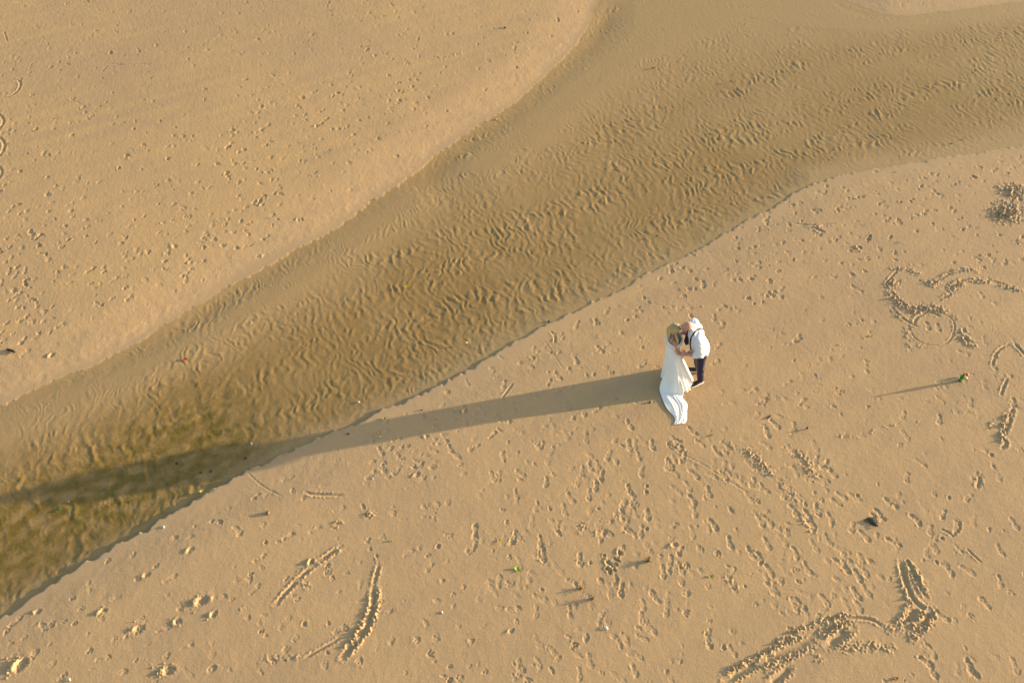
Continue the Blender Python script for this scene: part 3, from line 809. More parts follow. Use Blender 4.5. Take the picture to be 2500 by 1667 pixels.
class Blob:
    def __init__(self):
        self.v, self.f = [], []
    def loft(self, rings, n=20, cap=True):
        """rings: (centre, half axis a, half axis b)"""
        o = len(self.v)
        rr = list(rings)
        if cap:
            c0, a0, b0 = rr[0]; c1, a1, b1 = rr[-1]
            d0 = nrm(c0 - rr[1][0]); d1 = nrm(c1 - rr[-2][0])
            k0 = min(np.linalg.norm(a0), np.linalg.norm(b0)); k1 = min(np.linalg.norm(a1), np.linalg.norm(b1))
            pre = [(c0 + d0 * k0 * math.sin(t), a0 * math.cos(t), b0 * math.cos(t)) for t in (1.35, .95, .5)]
            post = [(c1 + d1 * k1 * math.sin(t), a1 * math.cos(t), b1 * math.cos(t)) for t in (.5, .95, 1.35)]
            rr = pre + rr + post
        for c, a, b in rr:
            for i in range(n):
                t = 2 * math.pi * i / n
                self.v.append(c + a * math.cos(t) + b * math.sin(t))
        for k in range(len(rr) - 1):
            for i in range(n):
                j = (i + 1) % n
                self.f.append((o + k * n + i, o + k * n + j, o + (k + 1) * n + j, o + (k + 1) * n + i))
        if cap:
            self.f.append(tuple(o + i for i in reversed(range(n))))
            self.f.append(tuple(o + (len(rr) - 1) * n + i for i in range(n)))
        return self
    def limb(self, pts, n=14, flat=None):
        """pts: (point, radius); flat = (axis, factor) squeezes the section along an axis"""
        P = [np.asarray(p, float) for p, r in pts]
        rings = []
        for i, (p, r) in enumerate(pts):
            d = nrm(P[min(i + 1, len(P) - 1)] - P[max(i - 1, 0)])
            ref = V(0, 1, 0) if flat is None else np.asarray(flat[0], float)
            if abs(d @ nrm(ref)) > .95:
                ref = V(1, 0, 0)
            a = nrm(ref - d * (ref @ d)); b = np.cross(d, a)
            k = 1.0 if flat is None else flat[1]
            rings.append((P[i], a * r * k, b * r))
        return self.loft(rings, n)
    def ell(self, c, r, ax=None, n=18, m=12):
        ax = np.eye(3) if ax is None else np.asarray(ax, float)      # rows: local axes
        o = len(self.v)
        c = np.asarray(c, float)
        for j in range(1, m):
            t = math.pi * j / m
            for i in range(n):
                s = 2 * math.pi * i / n
                q = V(r[0] * math.sin(t) * math.cos(s), r[1] * math.sin(t) * math.sin(s), r[2] * math.cos(t))
                self.v.append(c + q @ ax)
        top, bot = len(self.v), len(self.v) + 1
        self.v += [c + V(0, 0, r[2]) @ ax, c - V(0, 0, r[2]) @ ax]
        for j in range(m - 2):
            for i in range(n):
                k = (i + 1) % n
                self.f.append((o + j * n + i, o + (j + 1) * n + i, o + (j + 1) * n + k, o + j * n + k))
        for i in range(n):
            k = (i + 1) % n
            self.f.append((top, o + i, o + k))
            self.f.append((bot, o + (m - 2) * n + k, o + (m - 2) * n + i))
        return self
    def hand(self, wrist, fwd, normal, side, curl=0.9, size=1.0, spread=.10):
        """palm, four fingers of unequal length and a thumb; normal points out of the back of the hand"""
        f = nrm(fwd); nn = nrm(np.asarray(normal, float) - f * (np.asarray(normal, float) @ f)); l = np.cross(nn, f) * side
        w = np.asarray(wrist, float); s = size
        self.loft([(w, l * .028 * s, nn * .020 * s), (w + f * .03 * s, l * .036 * s, nn * .017 * s), (w + f * .07 * s, l * .042 * s, nn * .015 * s), (w + f * .095 * s, l * .040 * s, nn * .012 * s)], 16)
        for k, (off, ln) in enumerate([(.031, .072), (.011, .080), (-.010, .075), (-.030, .060)]):
            p = w + f * (.09 - .006 * abs(k - 1)) * s + l * off * s
            a0 = 0.25 * curl; pts = [(p, .0098 * s)]
            d = nrm(f + l * spread * (1.5 - k) * .6)
            for seg, fr in enumerate((.45, .32, .23)):
                a0 += curl * .55
                dd = d * math.cos(a0) - nn * math.sin(a0)
                p = p + dd * ln * fr * s * 1.1
                pts.append((p, (.0092, .0086, .0074)[seg] * s))
            self.limb(pts, 8)
        p = w + f * .025 * s + l * .030 * s
        q = p + nrm(l * .75 + f * .75 - nn * .35) * .040 * s
        t = q + nrm(l * .15 + f * .85 - nn * .5) * .032 * s
        u = t + nrm(-l * .1 + f * .8 - nn * .6) * .026 * s
        self.limb([(p, .014 * s), (q, .0118 * s), (t, .0105 * s), (u, .0085 * s)], 8)
        return self
    def raw(self, name):
        m = bpy.data.meshes.new(name)
        m.from_pydata([tuple(p) for p in self.v], [], self.f)
        m.update()
        return m
    def fused(self, name, voxel=.008, smooth=4):
        """one continuous surface out of the overlapping volumes"""
        tmp = bpy.data.objects.new('tmp', self.raw('tmp'))
        COL.objects.link(tmp)
        r = tmp.modifiers.new('r', 'REMESH'); r.mode = 'VOXEL'; r.voxel_size = voxel; r.adaptivity = 0.0
        s = tmp.modifiers.new('s', 'SMOOTH'); s.factor = 0.5; s.iterations = smooth
        dg = bpy.context.evaluated_depsgraph_get()
        m = bpy.data.meshes.new_from_object(tmp.evaluated_get(dg))
        m.name = name
        old = tmp.data
        bpy.data.objects.remove(tmp); bpy.data.meshes.remove(old)
        m.polygons.foreach_set('use_smooth', np.ones(len(m.polygons), bool))
        return m

def crease(m, tex, uv, amp):
    n = len(m.vertices)
    co = np.empty(n * 3, np.float32); m.vertices.foreach_get('co', co); co = co.reshape(-1, 3)
    no = np.empty(n * 3, np.float32); m.vertex_normals.foreach_get('vector', no); no = no.reshape(-1, 3)
    a, b_ = uv(co)
    co = co + no * (sample(tex, a, b_) * amp(co))[:, None]
    m.vertices.foreach_set('co', co.astype(np.float32).ravel()); m.update()

def link(name, mesh, material, parent=None, loc=None):
    o = bpy.data.objects.new(name, mesh)
    mesh.name = name
    if not mesh.materials:
        mesh.materials.append(material)
    COL.objects.link(o)
    if parent is not None:
        o.parent = parent
        o.matrix_parent_inverse = Matrix.Identity(4)
    if loc is not None:
        o.location = loc
    return o

def root(name, label, cat, loc, group=None):
    e = bpy.data.objects.new(name, None)
    e.location = loc
    e.empty_display_size = .2
    e['label'] = label; e['category'] = cat
    if group:
        e['group'] = group
    COL.objects.link(e)
    return e

def child(name, mesh, material, parent):
    """mesh is in world coordinates: shift it into its thing's own frame"""
    top = parent if parent.parent is None else parent.parent
    mesh.transform(Matrix.Translation(-Vector(top.location)))
    return link(name, mesh, material, parent)

def ribbon_on(name, mesh, path, width, material, parent, thick=.004, up=None, lift=.004):
    """a flat strap lying on a surface along a path of points"""
    bvh = BVHTree.FromPolygons([v.co for v in mesh.vertices], [tuple(p.vertices) for p in mesh.polygons])
    P = smooth_line(np.array(path), 2)
    pts, nor = [], []
    for p in P:
        c, n, i, d = bvh.find_nearest(Vector(p))
        pts.append(np.array(c)); nor.append(np.array(n))
    for _ in range(3):
        nor = [nrm(nor[max(i - 1, 0)] + nor[i] * 2 + nor[min(i + 1, len(nor) - 1)]) for i in range(len(nor))]
    b = Blob(); vs, fs = b.v, b.f
    for i, (p, n) in enumerate(zip(pts, nor)):
        t = nrm(pts[min(i + 1, len(pts) - 1)] - pts[max(i - 1, 0)])
        s = nrm(np.cross(n, t))
        q = p + n * lift
        vs += [q + s * width / 2 - n * .012, q + s * width / 2 + n * thick, q - s * width / 2 + n * thick, q - s * width / 2 - n * .012]
    for i in range(len(pts) - 1):
        for k in range(4):
            j = (k + 1) % 4
            fs.append((i * 4 + k, i * 4 + j, i * 4 + 4 + j, i * 4 + 4 + k))
    fs.append((3, 2, 1, 0)); e = (len(pts) - 1) * 4; fs.append((e, e + 1, e + 2, e + 3))
    m = b.raw(name)
    return child(name, m, material, parent)

M_SKIN1 = simple_mat('skin_man', (.50, .245, .165), .55, .10, 25, .35)
M_SKIN2 = simple_mat('skin_woman', (.47, .250, .150), .55, .08, 25, .35)
M_SHIRT = simple_mat('shirt_cotton', (.70, .69, .70), .85, .04, 40, .15, .15)
M_TROU = simple_mat('trouser_cloth', (.030, .024, .050), .8, .25, 60, .2, .1)
M_STRAP = simple_mat('suspender_web', (.030, .016, .020), .7, .2, 80, .2)
M_TIE = simple_mat('tie_silk', (.016, .014, .034), .5, .2, 80, .3)
M_SHOE = simple_mat('shoe_canvas', (.045, .028, .026), .8, .25, 80, .2)
M_SOLE = simple_mat('shoe_rubber', (.55, .53, .50), .7, .06, 60, .2)
M_DRESS = simple_mat('dress_chiffon', (.80, .765, .71), .8, .03, 20, .15)
M_LACE = simple_mat('dress_lace', (.72, .69, .65), .85, .16, 160, .15, .5)
M_DARK = simple_mat('eye_dark', (.03, .02, .018), .4, .1, 100)
M_LIP = simple_mat('lip', (.42, .13, .11), .5, .1, 100)

# hair: streaks from blond to darker roots
M_HAIR, nt, b = mat('hair_blond')
tc = N('ShaderNodeTexCoord')
mp = N('ShaderNodeMapping'); mp.inputs['Scale'].default_value = (60, 230, 40)
nt.links.new(tc.outputs['Object'], mp.inputs['Vector'])
nz = N('ShaderNodeTexNoise'); nz.inputs['Scale'].default_value = 1.0; nz.inputs['Detail'].default_value = 3
nt.links.new(mp.outputs['Vector'], nz.inputs['Vector'])
rp = N('ShaderNodeValToRGB')
e = rp.color_ramp.elements
e[0].position, e[0].color = .30, (.30, .20, .08, 1)
e[1].position, e[1].color = .72, (.66, .49, .22, 1)
sx = N('ShaderNodeSeparateXYZ'); nt.links.new(tc.outputs['Object'], sx.inputs[0])
mr = N('ShaderNodeMapRange'); mr.inputs[1].default_value = 1.47; mr.inputs[2].default_value = 1.535
nt.links.new(sx.outputs['Z'], mr.inputs[0])
nt.links.new(nz.outputs['Fac'], rp.inputs['Fac'])
dk = N('ShaderNodeMix', data_type='RGBA'); dk.inputs['B'].default_value = (.20, .15, .09, 1)
mt = N('ShaderNodeMath', operation='MULTIPLY'); mt.inputs[1].default_value = .42
nt.links.new(mr.outputs[0], mt.inputs[0]); nt.links.new(mt.outputs[0], dk.inputs['Factor'])
nt.links.new(rp.outputs['Color'], dk.inputs['A'])
nt.links.new(dk.outputs['Result'], b.inputs['Base Color'])
b.inputs['Roughness'].default_value = .45
bp = N('ShaderNodeBump'); bp.inputs['Strength'].default_value = .6; bp.inputs['Distance'].default_value = .006
nt.links.new(nz.outputs['Fac'], bp.inputs['Height']); nt.links.new(bp.outputs['Normal'], b.inputs['Normal'])

GZ = 0.055                                              # level of the sand where they stand
def zup(*p):                                            # the man's frame
    return V(p[0] - .02, p[1] - .07, p[2] + GZ)
def zub(*p):                                            # the bride's frame
    return V(p[0] + .012, p[1] - .012, p[2] * .963 + GZ)

# ---- the man: stands facing -x, leaning down to her
man = root('person', 'bald man in white shirt, suspenders and dark trousers bending to kiss the woman', 'person', (3.66, 10.04, GZ))
Hc = zup(3.205, 9.975, 1.555)
hf, hu = nrm(V(-.90, -.04, -.43)), V(-.30, -.55, .78)       # head bowed and tipped to his left
hu = nrm(hu - hf * (hu @ hf)); hl = np.cross(hu, hf); hl = hl if hl[1] < 0 else -hl
HAX = np.array([hf, hl, hu])
def hp(f, l, u):
    return Hc + hf * f + hl * l + hu * u
bd = Blob()
bd.ell(hp(-.012, 0, .022), (.102, .080, .098), HAX)
bd.ell(hp(.022, 0, -.055), (.080, .064, .082), HAX)
bd.ell(hp(.058, 0, -.100), (.040, .040, .034), HAX)      # chin
bd.limb([(hp(.088, 0, .012), .010), (hp(.110, 0, -.030), .015), (hp(.104, 0, -.042), .014)], 10)   # nose
bd.ell(hp(.082, 0, .022), (.020, .056, .016), HAX)        # brow
bd.ell(hp(.088, 0, -.070), (.016, .026, .012), HAX)       # mouth
for s in (1, -1):
    bd.ell(hp(-.012, s * .083, -.020), (.022, .012, .034), HAX)
bd.limb([(hp(-.045, 0, -.05), .062), (zup(3.33, 9.99, 1.465), .068), (zup(3.39, 10.0, 1.40), .08)], 16)
SHn, SHf = zup(3.400, 9.765, 1.385), zup(3.390, 10.235, 1.39)
ELn, ELf = zup(3.470, 9.715, 1.055), zup(3.405, 10.345, 1.08)
WRn, WRf = zup(3.260, 9.755, 1.035), zup(3.185, 10.24, 1.05)
bd.loft([(zup(3.560, 10.02, .92), V(.11, 0, 0), V(0, .15, 0)), (zup(3.505, 10.01, 1.1), V(.12, 0, 0), V(0, .16, 0)), (zup(3.415, 10.0, 1.30), V(.11, 0, 0), V(0, .17, 0)), (zup(3.375, 10.0, 1.41), V(.08, 0, 0), V(0, .15, 0))])
bd.limb([(SHn, .055), (ELn, .045), (ELn * .5 + WRn * .5, .042), (WRn, .029)], 14)
bd.limb([(SHf, .055), (ELf, .045), (ELf * .5 + WRf * .5, .042), (WRf, .029)], 14)
bd.hand(WRn, V(-1, .12, -.05), V(0, -.75, .66), -1, .75, 1.08)
bd.hand(WRf, V(-1, -.30, -.05), V(0, .75, .66), 1, .75, 1.08)
HIPn, KNn, ANn = zup(3.575, 9.905, .88), zup(3.62, 9.895, .49), zup(3.70, 9.915, .085)
HIPf, KNf, ANf = zup(3.575, 10.135, .88), zup(3.61, 10.175, .50), zup(3.70, 10.205, .085)
for h, k, a in ((HIPn, KNn, ANn), (HIPf, KNf, ANf)):
    bd.limb([(h, .075), (k, .052), (k * .6 + a * .4, .050), (a, .036)], 14)
for a, d in ((ANn, nrm(V(-.28, -.15, 0))), (ANf, nrm(V(-.30, .05, 0)))):
    bd.limb([(a, .036), (V(a[0], a[1], GZ + .045) - d * .03, .030), (V(a[0], a[1], GZ + .038) + d * .12, .022)], 12)
body = child('body', bd.fused('body', .0065, 3), M_SKIN1, man)
for s in (1, -1):                                          # eyes and brows
    e_ = Blob().ell(hp(.086, s * .032, .000), (.012, .014, .009), HAX).raw('eye')
    child('eye', e_, M_DARK, man)
    e_ = Blob().limb([(hp(.094, s * .016, .024), .005), (hp(.092, s * .034, .028), .006), (hp(.080, s * .052, .024), .004)], 8).raw('eyebrow')
    child('eyebrow', e_, simple_mat('brow', (.10, .06, .04), .8), man)
sh = Blob()
sh.loft([(zup(3.549, 10.02, .93), V(0.193, 0, -.02), V(0, 0.227, 0)), (zup(3.524, 10.015, 1.03), V(0.208, 0, -.03), V(0, 0.242, 0)), (zup(3.489, 10.01, 1.14), V(0.208, 0, -.05), V(0, 0.248, 0)),
         (zup(3.449, 10.0, 1.26), V(0.193, 0, -.07), V(0, 0.252, 0)), (zup(3.414, 10.0, 1.36), V(0.173, 0, -.07), V(0, 0.252, 0)),
         (zup(3.389, 10.0, 1.43), V(0.138, 0, -.06), V(0, .195, 0)), (zup(3.359, 10.0, 1.47), V(0.098, 0, -.045), V(0, .125, 0))], 28)
sh.ell(zup(3.414, 10.0, 1.385), (.135, .275, .095))
for S, E, W in ((SHn, ELn, WRn), (SHf, ELf, WRf)):
    c = E * .72 + W * .28
    sh.limb([(S + V(.01, 0, -.005), .086), (S * .55 + E * .45 + V(.016, 0, 0), .086), (E + V(.016, 0, .0), .086), (c, .070)], 16)
    sh.limb([(c + (E - W) * .07, .072), (c, .070)], 16)
shm = sh.fused('shirt', .008, 6)
# soft creases in the cotton
cr = fft_tex(256, 1.0, band(9.0, .5), 21)
crease(shm, cr, lambda c: (c[:, 1] + c[:, 2] * .7, c[:, 0] * 1.5 + c[:, 2]), lambda c: .0026)
shirt_world = shm.copy()
shirt = child('shirt', shm, M_SHIRT, man)
col_ = Blob().loft([(hp(-.052, 0, -.085), hl * .070, hf * .070), (zup(3.345, 9.99, 1.475), V(.080, 0, -.045), V(0, .090, 0))], 24, cap=False)
cm = col_.raw('collar')
so = bpy.data.objects.new('tmp', cm); COL.objects.link(so)
sm_ = so.modifiers.new('s', 'SOLIDIFY'); sm_.thickness = .010; sm_.offset = 0
cm2 = bpy.data.meshes.new_from_object(so.evaluated_get(bpy.context.evaluated_depsgraph_get()))
bpy.data.objects.remove(so)
child('collar', cm2, M_SHIRT, shirt)
sbvh = BVHTree.FromPolygons([v.co for v in shirt_world.vertices], [tuple(p.vertices) for p in shirt_world.polygons])
def cast(px, py):
    g_ = ground_at(px, py)
    o_ = Vector((0, 0, CAMH)); d_ = (Vector((g_[0], g_[1], 0)) - o_).normalized()
    h_ = sbvh.ray_cast(o_, d_)
    return None if h_[0] is None else np.array(h_[0])
for pxs, fr_, bk_ in (([(1686, 843), (1686, 833), (1690, 820), (1698, 808), (1709, 801), (1718, 799)], [(3.37, 9.90, .97), (3.34, 9.885, 1.08)], [(3.635, 9.985, 1.28), (3.68, 10.0, 1.14), (3.70, 9.98, .97)]),
                      ([(1681, 781), (1686, 777), (1694, 775), (1704, 778), (1712, 783)], [(3.37, 10.12, .97), (3.32, 10.12, 1.12), (3.30, 10.12, 1.28)], [(3.62, 10.03, 1.28), (3.67, 10.02, 1.14), (3.69, 10.05, .97)])):
    mid = [q for q in (cast(*p) for p in pxs) if q is not None]
    ribbon_on('suspender_strap', shirt_world, [zup(*p) for p in fr_] + mid + [zup(*p) for p in bk_], .024, M_STRAP, man, .006, lift=.006)
tr_ = Blob()
tr_.loft([(zup(3.560, 10.02, .90), V(0.136, 0, 0), V(0, .180, 0)), (zup(3.570, 10.02, .86), V(0.141, 0, 0), V(0, .188, 0)), (zup(3.580, 10.02, .80), V(0.131, 0, 0), V(0, .180, 0))], 28)
for h, k, a in ((HIPn, KNn, ANn), (HIPf, KNf, ANf)):
    tr_.limb([(h + V(.01, 0, -.02), .110), (h * .55 + k * .45, .092), (k, .077), (k * .55 + a * .45, .074), (a + V(-.004, 0, .035), .064)], 18)
trm = tr_.fused('trousers', .008, 4)
tz = fft_tex(256, 1.0, band(8.0, .5), 22)
crease(trm, tz, lambda c: (c[:, 2] * .55 + c[:, 1], c[:, 1] * .7 + c[:, 0]), lambda c: .0022 * np.clip((1.0 - c[:, 2]) * 2, 0, 1))
trousers = child('trousers', trm, M_TROU, man)
wb_ = Blob().loft([(zup(3.56, 10.02, .925), V(.160, 0, 0), V(0, .196, 0)), (zup(3.56, 10.02, .955), V(.160, 0, -.005), V(0, .196, 0))], 36)
child('waistband', wb_.raw('waistband'), M_STRAP, trousers)
tb = zup(3.255, 9.975, 1.445)
tie_p = [(tb, .019, .014), (tb + V(-.012, -.004, -.035), .018, .012), (tb + V(-.005, -.004, -.06), .020, .007), (tb + V(.0, -.004, -.20), .030, .007), (tb + V(.006, -.006, -.33), .038, .007), (tb + V(.010, -.008, -.385), .006, .006)]
child('tie', Blob().loft([(p, V(-.6, .8, 0) * w * 1.5, V(.86, .5, 0) * t) for p, w, t in tie_p], 14, True).raw('tie'), M_TIE, man)

def shoe(a, d, parent):
    side = V(-d[1], d[0], 0)
    g0 = V(a[0], a[1], GZ)
    prof = [(-.075, .030, .062), (-.045, .039, .070), (.0, .041, .072), (.05, .044, .066), (.11, .048, .050), (.165, .045, .036), (.205, .033, .030), (.222, .016, .022)]
    up_ = Blob().loft([(g0 + d * x + V(0, 0, .022 + h * .5), side * w, V(0, 0, h * .5)) for x, w, h in prof], 20)
    s = child('shoe', up_.fused('shoe', .006, 2), M_SHOE, parent)
    so_ = Blob().loft([(g0 + d * (x * 1.03) + V(0, 0, .012), side * (w + .006), V(0, 0, .013)) for x, w, h in prof], 20)
    child('sole', so_.raw('sole'), M_SOLE, s)
    return s
shoe(ANn, nrm(V(-.28, -.15, 0)), man)
shoe(ANf, nrm(V(-.30, .05, 0)), man)

# ---- the bride: stands facing +x, head tipped up to him, right side to the camera
bride = root('person', 'woman in white off-shoulder wedding dress with blond hair, held by the man', 'person', (3.10, 9.93, GZ))
Bc_ = zub(2.995, 9.975, 1.490)
bf = nrm(V(.97, .02, .06)); bu = V(-.10, -.32, .92); bu = nrm(bu - bf * (bu @ bf)); bl = np.cross(bu, bf); bl = bl if bl[1] < 0 else -bl   # head tipped to her right
BAX = np.array([bf, bl, bu])
def bp_(f, l, u):
    return Bc_ + bf * f + bl * l + bu * u
bb = Blob()
bb.ell(bp_(-.010, 0, .018), (.092, .073, .090), BAX)
bb.ell(bp_(.020, 0, -.048), (.070, .055, .070), BAX)
bb.ell(bp_(.050, 0, -.085), (.030, .030, .028), BAX)
bb.limb([(bp_(.078, 0, .010), .008), (bp_(.098, 0, -.024), .011), (bp_(.094, 0, -.034), .011)], 10)
for s in (1, -1):
    bb.ell(bp_(-.008, s * .074, -.016), (.017, .009, .026), BAX)
bb.limb([(bp_(-.030, 0, -.05), .046), (zub(2.955, 9.98, 1.345), .046), (zub(2.955, 9.98, 1.27), .055)], 14)
BSn, BSf = zub(2.985, 9.815, 1.262), zub(2.965, 10.145, 1.268)
BEn, BEf = zub(3.085, 9.755, 1.015), zub(3.02, 10.245, 1.03)
BWn, BWf = zub(3.235, 9.730, 1.045), zub(3.225, 10.22, 1.06)
bb.loft([(zub(3.01, 9.975, .86), V(.075, 0, 0), V(0, .115, 0)), (zub(3.0, 9.975, 1.0), V(.072, 0, 0), V(0, .105, 0)), (zub(3.0, 9.98, 1.13), V(.100, 0, 0), V(0, .128, 0)),
         (zub(2.975, 9.98, 1.24), V(.080, 0, 0), V(0, .150, 0)), (zub(2.965, 9.98, 1.285), V(.055, 0, 0), V(0, .115, 0))], 24)
for S, E, W in ((BSn, BEn, BWn), (BSf, BEf, BWf)):
    bb.limb([(S, .046), (S * .5 + E * .5, .041), (E, .035), (E * .5 + W * .5, .033), (W, .023)], 14)
bb.hand(BWn, V(1, .02, .1), V(0, -.6, .8), 1, .85, .92)
bb.hand(BWf, V(1, -.05, .1), V(0, .6, .8), -1, .85, .92)
for s in (1, -1):
    bb.limb([(zub(3.03, 9.975 - s * .065, .84), .060), (zub(3.09, 9.975 - s * .07, .47), .050), (zub(3.15, 9.965 - s * .07, .08), .032)], 14)
    bb.limb([(zub(3.14, 9.965 - s * .07, .035), .030), (zub(3.29, 9.965 - s * .08, .028), .022)], 12)
bbody = child('body', bb.fused('body', .0065, 3), M_SKIN2, bride)
for s in (1, -1):
    child('eye', Blob().ell(bp_(.080, s * .028, .000), (.010, .013, .007), BAX).raw('eye'), M_DARK, bride)
child('mouth', Blob().ell(bp_(.084, 0, -.058), (.010, .020, .008), BAX).raw('mouth'), M_LIP, bride)

# hair: crown, rolled sides, length down the back and a curl over the near shoulder
hr = Blob()
hr.ell(bp_(-.028, 0, .030), (.096, .088, .094), BAX)
hr.ell(bp_(-.062, 0, -.012), (.070, .082, .082), BAX)
hr.limb([(bp_(.040, .050, .060), .022), (bp_(-.01, .078, .02), .024), (bp_(-.06, .070, -.03), .026)], 10)
hr.limb([(bp_(.040, -.050, .060), .022), (bp_(-.01, -.078, .02), .024), (bp_(-.06, -.070, -.03), .026)], 10)
for i in range(9):                                         # locks of the fall down the back
    yy = -.062 + i * .0155
    x0 = 2.895 + .012 * math.sin(i * 2.1)
    hr.limb([(bp_(-.085, -yy * .9, .0), .022), (zub(x0 - .012, 9.985 + yy * 1.1, 1.42), .020), (zub(x0 - .008, 9.985 + yy * 1.25, 1.33), .017), (zub(x0 + .004, 9.985 + yy * 1.2 + .008 * math.sin(i * 1.7), 1.255 - .012 * (i % 3)), .009)], 8)
for i in range(5):                                         # curl over the near shoulder
    a0 = i * 1.3
    hr.limb([(bp_(-.020, .070, -.03), .017), (zub(3.00 + .012 * math.cos(a0), 9.868 + .012 * math.sin(a0), 1.40), .017), (zub(3.035 + .016 * math.cos(a0 + 1), 9.835 + .014 * math.sin(a0 + 1), 1.31), .016),
             (zub(3.05 + .014 * math.cos(a0 + 2.2), 9.825 + .014 * math.sin(a0 + 2.2), 1.23), .011)], 8)
child('hair', hr.fused('hair', .006, 2), M_HAIR, bride)

# dress: bodice and long skirt as one gathered surface
def skirt_mesh():
    nth, nz_ = 168, 64
    vs, fs = [], []
    fr = np.random.default_rng(3)
    ph = fr.uniform(0, 6.28, 12)
    for k in range(nz_ + 1):
        t = k / nz_
        z = 1.135 * (1 - t) ** 1.0 + .012 * t
        up_t = np.clip((z - .97) / .165, 0, 1)
        low = np.clip((1.02 - z) / 1.0, 0, 1)
        cx = 3.012 + .235 * low ** 1.1 + .022 * math.exp(-((z - 1.07) / .12) ** 2); cy = 9.960 - .05 * low
        rx = np.interp(z, [0.0, .3, .6, .85, .98, 1.06, 1.135], [.300, .236, .172, .132, .112, .134, .130])
        ry = np.interp(z, [0.0, .3, .6, .85, .98, 1.06, 1.135], [.335, .285, .230, .176, .134, .148, .156])
        for i in range(nth):
            th = 2 * math.pi * i / nth
            fold = .42 * math.sin(11 * th + ph[0] + .8 * math.sin(2 * th)) + .34 * math.sin(17 * th + ph[1] + .9 * t) + .24 * math.sin(27 * th + ph[2] - .6 * t)
            fold = math.copysign(abs(fold) ** .8, fold)
            am = .018 * low ** .4 + .075 * low ** 1.3
            r = 1 + am * fold * 1.1
            x, y = cx + rx * math.cos(th) * r, cy + ry * math.sin(th) * r
            zz_ = z
            if t > .97:                                   # hem lies on the sand, a little uneven
                zz_ = z + .004 * math.sin(9 * th + 1)
            front = max(0, math.cos(th))
            if k == 0:
                zz_ += .045 * front
            elif z > .98:
                zz_ += .045 * front * up_t
            vs.append((x, y, zz_ + GZ))
    for k in range(nz_):
        for i in range(nth):
            j = (i + 1) % nth
            fs.append((k * nth + i, (k + 1) * nth + i, (k + 1) * nth + j, k * nth + j))
    m = bpy.data.meshes.new('dress')
    m.from_pydata(vs, [], fs); m.update()
    for p in m.polygons:
        p.use_smooth = True
    return m
dress = child('dress', skirt_mesh(), M_DRESS, bride)
sol = dress.modifiers.new('thickness', 'SOLIDIFY'); sol.thickness = .004; sol.offset = 1

def on_px(x, y, h):
    g_ = ground_at(x, y, h + GZ)
    return V(g_[0], g_[1], h)
def train_mesh():
    Lp = [(1621, 900, .50), (1618, 918, .32), (1613, 936, .14), (1611, 951, .02), (1613, 966, 0), (1618, 981, 0), (1627, 994, 0), (1636, 1005, 0), (1644, 1016, 0), (1647, 1027, 0), (1646, 1036, 0)]
    Rp = [(1650, 904, .52), (1660, 922, .34), (1668, 945, .14), (1668, 962, .02), (1664, 968, 0), (1672, 976, 0), (1680, 986, 0), (1675, 1003, 0), (1676, 1016, 0), (1678, 1027, 0), (1672, 1034, 0)]
    Lw = smooth_line(np.array([on_px(*p) for p in Lp]), 2); Rw = smooth_line(np.array([on_px(*p) for p in Rp]), 2)
    nu, nw = len(Lw), 44
    vs, fs = [], []
    for i in range(nu):
        s = i / (nu - 1)
        for j in range(nw + 1):
            w = j / nw
            p = Lw[i] * (1 - w) + Rw[i] * w
            edge = min(w, 1 - w) * 2
            endf = min(1, (1 - s) * 6)
            f_ = .5 + .5 * math.sin(w * 15 + 3.1 * math.sin(s * 7) + s * 9)
            f2 = .5 + .5 * math.sin(w * 41 - s * 21 + 1.3 + 2 * math.sin(s * 11))
            body_h = (.03 * (1 - s) ** 2 + .009) * min(1, edge * 2.2 + .08)
            h = body_h * (.35 + .65 * (f_ * .65 + f2 * .35)) * (.4 + .6 * endf) + .006
            wob = .012 * math.sin(s * 17 + (0 if w < .5 else 2)) * (1 - edge)
            q = V(p[0] + wob, p[1] + wob * .4, p[2])
            if q[2] > .004:                               # still hanging: lies just outside the skirt
                lo = max(0.0, min(1.0, 1.02 - q[2]))
                c = V(3.012 + .235 * lo ** 1.1, 9.960 - .05 * lo, q[2])
                ax_ = np.interp(q[2], [0.0, .3, .6, .85], [.300, .236, .172, .128]); ay_ = np.interp(q[2], [0.0, .3, .6, .85], [.335, .285, .230, .176])
                d = q - c
                r_ = math.hypot(d[0] / ax_, d[1] / ay_)
                want = 1.02 + .09 * lo * f_ - .12 * max(0, 1 - s * 9)
                if r_ < want or s < .1:
                    q[:2] = c[:2] + d[:2] * want / max(r_, 1e-3)
                h = .006
            vs.append((q[0], q[1], GZ + h + q[2]))
    for i in range(nu - 1):
        for j in range(nw):
            a = i * (nw + 1) + j
            fs.append((a, a + nw + 1, a + nw + 2, a + 1))
    m = bpy.data.meshes.new('train')
    m.from_pydata(vs, [], fs); m.update()
    for p in m.polygons:
        p.use_smooth = True
    return m
trn = child('train', train_mesh(), M_DRESS, dress)
sol = trn.modifiers.new('thickness', 'SOLIDIFY'); sol.thickness = .004; sol.offset = -1
rings = []
for i in range(8):
    t = i / 7
    k = 1 + .10 * math.sin(t * 3.1)
    rings.append((zub(3.012, 9.98, 1.222 - .085 * t), V(.128 + .014 * t, 0, .012) * k, V(0, .196 + .012 * t, 0) * k))
rm = Blob().loft(rings, 90, cap=False).raw('lace_ruffle')
for i, v in enumerate(rm.vertices):
    d = nrm(np.array(v.co) - zub(2.995, 9.98, 1.18)); d[2] = 0
    a0 = math.atan2(d[1], d[0])
    v.co += Vector(d) * (.006 * math.sin(a0 * 23) + .004 * math.sin(a0 * 41 + 1))
    v.co.z += .005 * math.sin(a0 * 15 + 2) + .022 * max(0, math.cos(a0))
rm.polygons.foreach_set('use_smooth', np.ones(len(rm.polygons), bool))
